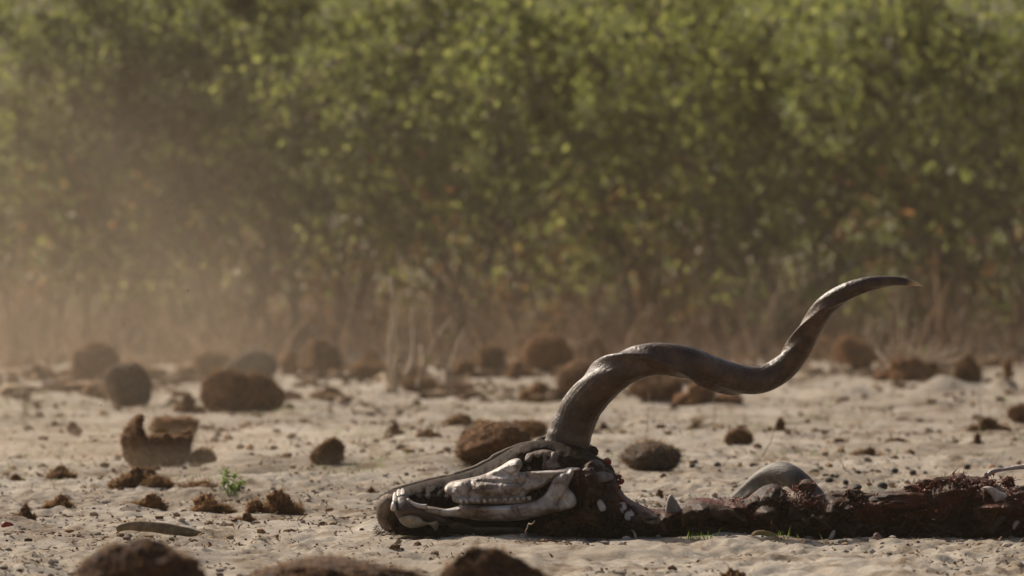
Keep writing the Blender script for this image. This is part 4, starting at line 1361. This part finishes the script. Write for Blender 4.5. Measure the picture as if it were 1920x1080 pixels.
H2 = [(1110, 930, 30, Y0 + .10), (1190, 985, 26, Y0 + .2), (1290, 992, 25, Y0 + .25), (1350, 974, 24, Y0 + .25), (1388, 943, 23, Y0 + .24), (1418, 914, 22.5, Y0 + .22), (1442, 895, 22.5, Y0 + .2), (1462, 888, 22.5, Y0 + .18), (1480, 891, 22, Y0 + .16), (1499, 904, 21, Y0 + .15),
      (1521, 925, 20, Y0 + .15), (1542, 948, 19, Y0 + .15), (1562, 974, 17, Y0 + .16), (1590, 990, 14, Y0 + .18), (1640, 996, 8, Y0 + .2), (1660, 996, 1, Y0 + .2)]
horn(H2, 'horn', 'low second horn arching up behind the neck remains', ([0, .4, .5, .6, 1], [0, 2.0, 3.2, 4.4, 8]), m=M_horn_grey)

# collar of skin at the base of the tall horn
mb = MB()
th = np.linspace(0, 2 * math.pi, 40)
cx = 1062 + 50 * np.cos(th); cyy = 838 + 10 * np.sin(th) + 9 * np.cos(th)
add_tube(mb, P(cx, cyy, Y0 + .02 - .045 * np.sin(th)), .0075 * (1 + .3 * noise2(th * 4, th * 0, 6)), 8)
mb.build('horn_collar', M_hide, head_hide, loc=P(1062, 838, Y0))

# ---- ear
v, f = pillow([(1249, 962), (1250, 940), (1257, 927), (1266, 936), (1276, 952), (1284, 964), (1266, 968)], flat(Y0 - .02), .010, .004, 9, [(1262, 950, 5, 14, -.008)], (.001, 60), 1.2, 4)
MB().add(v, f).build('ear', M_ear, carc, loc=P(1262, 950, Y0))

# ---- neck and back remains, running out of the picture
STRIP = [(1206, 960), (1240, 954), (1262, 956), (1292, 937), (1320, 933), (1345, 937), (1372, 934), (1398, 935), (1414, 923), (1430, 912), (1450, 907), (1464, 912), (1474, 929), (1494, 929), (1500, 905), (1512, 898), (1526, 903),
         (1534, 925), (1556, 923), (1584, 925), (1590, 913), (1606, 907), (1616, 913), (1606, 927), (1640, 927), (1664, 921), (1690, 921), (1716, 915), (1740, 917), (1752, 907), (1776, 893), (1800, 887), (1824, 897), (1850, 899), (1872, 909),
         (1892, 921), (1916, 929), (1950, 921), (2000, 931), (2060, 941), (2120, 961), (2150, 1000), (2120, 1018), (2000, 1020), (1800, 1019), (1600, 1017), (1400, 1015), (1260, 1013), (1215, 1004)]
g = np.random.default_rng(77)
car = [(x, 985 + g.normal() * 8, 14 + 14 * g.random(), 6 + 8 * g.random(), -.03 * g.random()) for x in np.arange(1260, 2100, 46)]
car += [(x, 955 + g.normal() * 8, 10 + 14 * g.random(), 5 + 8 * g.random(), .03 * g.normal()) for x in np.arange(1260, 2100, 30)]
v, f = pillow(STRIP, flat(Y0 + .03), .085, .08, 34, car, (0.034, 27), 1.6, 21, power=.5)
tri = np.concatenate([f[:, :3], f[:, [0, 2, 3]]])
neck = MB().add(v, f).build('neck_remains', M_meat, carc, loc=P(1600, 980, Y0))
neck['label'] = 'torn dark strip of neck and back remains with ragged red edge'
mb = MB()
add_fib(mb, v, tri, 2200, .020, .0012, 0, 8, up=-.15, curl=1.4)
h_ = mb.build('hair', M_hair, neck, loc=P(1600, 980, Y0)); h_['kind'] = 'stuff'

# ragged flaps of hide hanging over the strip
def flap(px0, py0, px1, py1, w_px, Yd, m, name, seed, droop=6):
    g = np.random.default_rng(seed)
    n, c = 26, 9
    k = np.linspace(0, 1, n)
    ax = px0 + (px1 - px0) * k; ay = py0 + (py1 - py0) * k
    V = []
    for j in range(c):
        s = j / (c - 1)
        yy = ay + s * w_px * (0.75 + .5 * noise2(k * 5 + seed, k * 0, 3)) + 4 * noise2(k * 9, k * 0 + s * 2, seed)
        dd = Yd - .022 * math.sin(s * math.pi * .8) + .012 * noise2(k * 6 + seed, s * 3 + k * 0, seed + 2)
        V.append(P(ax + 4 * noise2(k * 4, s * 3 + k * 0, seed + 5), yy, dd))
    V = np.array(V)
    back = V + np.array([0, .004, 0])
    i = np.arange(c - 1)[:, None] * n; j = np.arange(n - 1)[None, :]
    f = np.stack([i + j, i + n + j, i + n + j + 1, i + j + 1], -1).reshape(-1, 4)
    mb = MB().add(V.reshape(-1, 3), f); mb.add(back.reshape(-1, 3), f[:, ::-1])
    ring = np.concatenate([np.arange(n), (np.arange(1, c)) * n + n - 1, (c - 1) * n + np.arange(n - 2, -1, -1), np.arange(c - 2, 0, -1) * n])
    r2 = np.roll(ring, -1)
    mb.f.append((np.stack([ring, r2, r2 + n * c, ring + n * c], -1), 0))
    return mb.build(name, m, neck, loc=V.reshape(-1, 3).mean(0))


M_flap = simple('dry_hide_flap', [(0.34, (0.016, 0.009, 0.006)), (0.55, (0.06, 0.036, 0.022)), (0.75, (0.15, 0.1, 0.068))], 25, .8, .004, spec=.08)
for k, (a, b_, c_, d_, w_) in enumerate(((1280, 950, 1400, 948, 34), (1405, 936, 1470, 922, 30), (1540, 940, 1640, 944, 26), (1480, 948, 1560, 962, 30), (1585, 920, 1616, 924, 14), (1640, 946, 1740, 932, 30),
                                         (1560, 975, 1660, 985, 22), (1690, 965, 1790, 985, 28), (1740, 924, 1830, 912, 26), (1290, 985, 1420, 990, 18), (1810, 950, 1900, 985, 30), (1850, 1000, 1990, 990, 18), (1700, 998, 1800, 990, 14))):
    flap(a, b_, c_, d_, w_, Y0 - .055 + .02 * (k % 3), M_flap, 'hide_flap', 40 + k)

# red tissue shreds along the upper edge
def shreds():
    g = np.random.default_rng(55)
    mb = MB()
    spots = [(1375, 938, 20, 5, 70), (1470, 935, 16, 8, 60), (1505, 925, 16, 10, 90), (1530, 940, 20, 9, 110), (1560, 950, 16, 8, 50), (1620, 938, 24, 8, 60), (1660, 950, 20, 10, 60), (1735, 915, 14, 8, 60), (1760, 918, 16, 10, 80),
             (1800, 902, 20, 12, 130), (1830, 915, 20, 12, 130), (1850, 905, 24, 14, 120), (1880, 920, 20, 12, 100), (1905, 930, 20, 12, 80), (1960, 940, 40, 12, 90), (1400, 960, 60, 14, 60), (1560, 970, 90, 16, 80), (1750, 960, 60, 20, 90), (1860, 960, 30, 20, 80)]
    for (cx, cy, sx, sy, n) in spots:
        for _ in range(int(n * .5)):
            x = cx + g.normal() * sx * .7; y = cy + g.normal() * sy * .7
            L = 3 + 11 * g.random() ** 2.5
            a = g.normal() * .8 - (1.2 if g.random() < .45 else 0)
            dp = Y0 - .035 + .04 * g.normal() * .6
            q = np.array([[x, y], [x + L * .5 * math.cos(a) + g.normal() * 1.5, y + L * .5 * math.sin(a) + g.normal()], [x + L * math.cos(a), y + L * math.sin(a) + 2 * g.random()]])
            r = (0.5 + 1.5 * g.random() ** 2) / S0
            add_tube(mb, P(q[:, 0], q[:, 1], dp + np.array([0, -.004, .004])), np.array([r, r * .8, r * .2]), 4)
    o = mb.build('tissue_shred', M_tissue, neck, loc=P(1600, 950, Y0))
    o['kind'] = 'stuff'


shreds()
for k, (cx, cy, rx, ry, m_) in enumerate(((1512, 916, 14, 12, M_meat), (1718, 918, 20, 9, M_meat), (1738, 908, 14, 8, M_meat), (1796, 906, 26, 12, M_meat), (1890, 905, 9, 12, M_meat), (1880, 945, 40, 26, M_meat), (1820, 918, 48, 26, M_meat), (1786, 908, 30, 14, M_flap), (1910, 940, 40, 26, M_meat), (1600, 938, 46, 14, M_flap), (1560, 948, 40, 16, M_meat), (1700, 940, 50, 16, M_meat), (1860, 985, 60, 24, M_meat), (1500, 950, 34, 18, M_meat), (1845, 955, 22, 24, M_meat),
                                          (1450, 925, 18, 10, M_meat), (1600, 925, 14, 8, M_flap), (1920, 960, 24, 34, M_meat)  ) + tuple((x_, 960 + 18 * math.sin(x_ * 1.7), 22 + 9 * math.sin(x_), 6 + 3 * math.cos(x_ * 2.3), M_meat if x_ % 3 else M_flap) for x_ in range(1420, 2100, 44))):
    c = P(cx, cy, Y0 - .02 + .02 * math.sin(k * 2.2))
    v, f = lump(c, np.array([rx * 1.25, rx * .8, ry]) / S0, 4, .45, 1.6, .13, 60 + k)
    mb = MB().add(v, f, 0)
    add_fib(mb, v, f, 70, .012, .001, 1, k)
    mb.build('meat_lump', [m_, M_tissue], neck, loc=c)

# bones showing at the right end
bone_piece([(1843, 914), (1856, 912), (1874, 920), (1890, 930), (1880, 940), (1866, 946), (1860, 932), (1850, 922)], flat(Y0 - .06), .012, .012, 7, 'vertebra', neck, M_bonep, (.002, 60), 7)
bone_piece([(1852, 992), (1866, 972), (1880, 958), (1896, 955), (1890, 968), (1874, 986), (1862, 1000)], flat(Y0 - .062), .010, .01, 6, 'vertebra', neck, simple('brown_bone', [(.3, (.03, .02, .015)), (.6, (.09, .066, .05))], 40, .7, .004), (.006, 60), 8)
bone_piece([(1898, 985), (1904, 976), (1912, 978), (1906, 988), (1900, 994)], flat(Y0 - .06), .006, .006, 4, 'bone_chip', neck, M_bonep, (.001, 60), 9)
bone_piece([(1840, 952), (1850, 949), (1856, 956), (1846, 962)], flat(Y0 - .058), .006, .006, 4, 'bone_chip', neck, M_bonep, (.002, 60), 10)
bone_piece([(1553, 1010), (1560, 996), (1566, 995), (1564, 1006), (1556, 1014)], flat(Y0 - .085), .005, .005, 3, 'bone_chip', neck, M_bonep, (.001, 60), 11)
for pl, r in (([(1838, 902), (1850, 892), (1862, 884), (1880, 880)], 3.6), ([(1874, 882), (1896, 878), (1930, 874), (1960, 870)], 3.8), ([(1830, 908), (1842, 896), (1850, 886)], 2.4)):
    q = catmull(pl, 14)
    p = P(q[:, 0], q[:, 1], Y0 + .04)
    mb = MB(); add_tube(mb, p, r / S0 * (1 + .3 * noise2(np.linspace(0, 5, 14), np.zeros(14), int(r * 10))), 8)
    mb.build('rib', M_bonep, neck, loc=p[0])
# pale straws on the carcass edge belong to the ground
for k, (pl, lb) in enumerate((([(984, 1002), (990, 986), (1002, 976)], 'short tan straw standing against the underside of the lower jaw'), ([(1168, 986), (1182, 992), (1192, 1004)], 'thick tan straw bent against the foot of the torn meat'),
                              ([(1236, 906), (1160 + 3, 880), (1164, 874)], None))):
    if lb is None: continue
    stems_thing('straw', lb, 'straw', [(pl[::-1] if k else pl, 1.5 + k)], 11.73, M_stalk)


# ------------------------------------------------------------------ dust in the air
def volume_box(name, lo, hi, label):
    lo = np.array(lo, float); hi = np.array(hi, float)
    c = (lo + hi) / 2
    v = np.array([[x, y, z] for z in (lo[2], hi[2]) for y in (lo[1], hi[1]) for x in (lo[0], hi[0])])
    f = np.array([[0, 2, 3, 1], [4, 5, 7, 6], [0, 1, 5, 4], [2, 6, 7, 3], [0, 4, 6, 2], [1, 3, 7, 5]])
    m = bpy.data.materials.new(name)
    m.use_nodes = True
    m.node_tree.nodes.clear()
    out = m.node_tree.nodes.new('ShaderNodeOutputMaterial')
    pv = m.node_tree.nodes.new('ShaderNodeVolumePrincipled')
    m.node_tree.links.new(pv.outputs[0], out.inputs['Volume'])
    o = MB().add(v, f).build(name, m, smooth=False, loc=c)
    tag(o, label, None, None, 'stuff')
    return o, m, pv


hz, m, pv = volume_box('haze', (-70, -3, -1.2), (70, 70, 4.5), 'thin dusty haze in the air')
pv.inputs['Color'].default_value = (0.80, 0.70, 0.56, 1)
pv.inputs['Density'].default_value = 0.0008
pv.inputs['Anisotropy'].default_value = 0.4

# cloud of dust blowing in from the left, behind the carcass
ds, m, pv = volume_box('dust', (-7.0, 14.3, -0.05), (6.0, 27.0, 2.6), 'cloud of pale dust blowing across from the left behind the carcass')
pv.inputs['Color'].default_value = (0.82, 0.68, 0.52, 1)
pv.inputs['Anisotropy'].default_value = 0.45
t = m.node_tree
geo = t.nodes.new('ShaderNodeNewGeometry')
sep = t.nodes.new('ShaderNodeSeparateXYZ'); t.links.new(geo.outputs['Position'], sep.inputs[0])
def mrange(src, a, b, c, d):
    r = t.nodes.new('ShaderNodeMapRange'); r.interpolation_type = 'SMOOTHSTEP'
    r.inputs[1].default_value = a; r.inputs[2].default_value = b; r.inputs[3].default_value = c; r.inputs[4].default_value = d
    t.links.new(src, r.inputs[0]); return r.outputs[0]
def mth(op, a, b):
    n_ = t.nodes.new('ShaderNodeMath'); n_.operation = op
    for i, x_ in enumerate((a, b)):
        if isinstance(x_, (int, float)): n_.inputs[i].default_value = x_
        else: t.links.new(x_, n_.inputs[i])
    return n_.outputs[0]
fx = mrange(sep.outputs[0], -2.7, 0.4, 1.0, 0.075)
fz = mrange(sep.outputs[2], 0.0, 1.35, 1.0, 0.05)
fy = mth('MULTIPLY', mrange(sep.outputs[1], 14.6, 18.5, 0.08, 1.0), mrange(sep.outputs[1], 25.0, 26.9, 1.0, 0.0))
nzn = t.nodes.new('ShaderNodeTexNoise'); nzn.inputs['Scale'].default_value = 1.1; nzn.inputs['Detail'].default_value = 4; nzn.inputs['Distortion'].default_value = .6
t.links.new(geo.outputs['Position'], nzn.inputs['Vector'])
fn = mrange(nzn.outputs[0], 0.36, 0.66, 0.12, 1.8)
dens = mth('MULTIPLY', mth('MULTIPLY', fx, fz), mth('MULTIPLY', fy, fn))
# a low sheet hugging the ground
gz = mrange(sep.outputs[2], 0.01, 0.07, 1.0, 0.0)
gy = mth('MULTIPLY', mrange(sep.outputs[1], 14.4, 15.3, 0.0, 1.0), mrange(sep.outputs[1], 15.6, 18.5, 1.0, 0.0))
gx = mrange(sep.outputs[0], -0.9, 0.25, 1.0, 0.0)
low = mth('MULTIPLY', mth('MULTIPLY', gz, gy), gx)
t.links.new(mth('ADD', mth('MULTIPLY', dens, 0.042), mth('MULTIPLY', low, 0.15)), pv.inputs['Density'])


# specks of grit hanging in the air
def motes():
    g = np.random.default_rng(90)
    n = 260
    y = 11.5 + 8 * g.random(n)
    px = np.where(g.random(n) < .65, 700 * g.random(n) ** 1.2, 1920 * g.random(n))
    x = (px - 960) * y / F_PX * 1.0
    z = 0.05 + 0.65 * g.random(n)
    v0, f0 = ico(1)
    r = 0.0005 + 0.0007 * g.random(n) ** 2
    V = v0[None] * r[:, None, None] * np.array([1.8, 1, 1]) + np.stack([x, y, z], -1)[:, None, :]
    o = MB().add(V.reshape(-1, 3), (f0[None] + (np.arange(n) * len(v0))[:, None, None]).reshape(-1, 3)).build('airborne_grit', M_clod, smooth=False)
    tag(o, 'specks of grit blowing in the air', None, None, 'stuff')


motes()
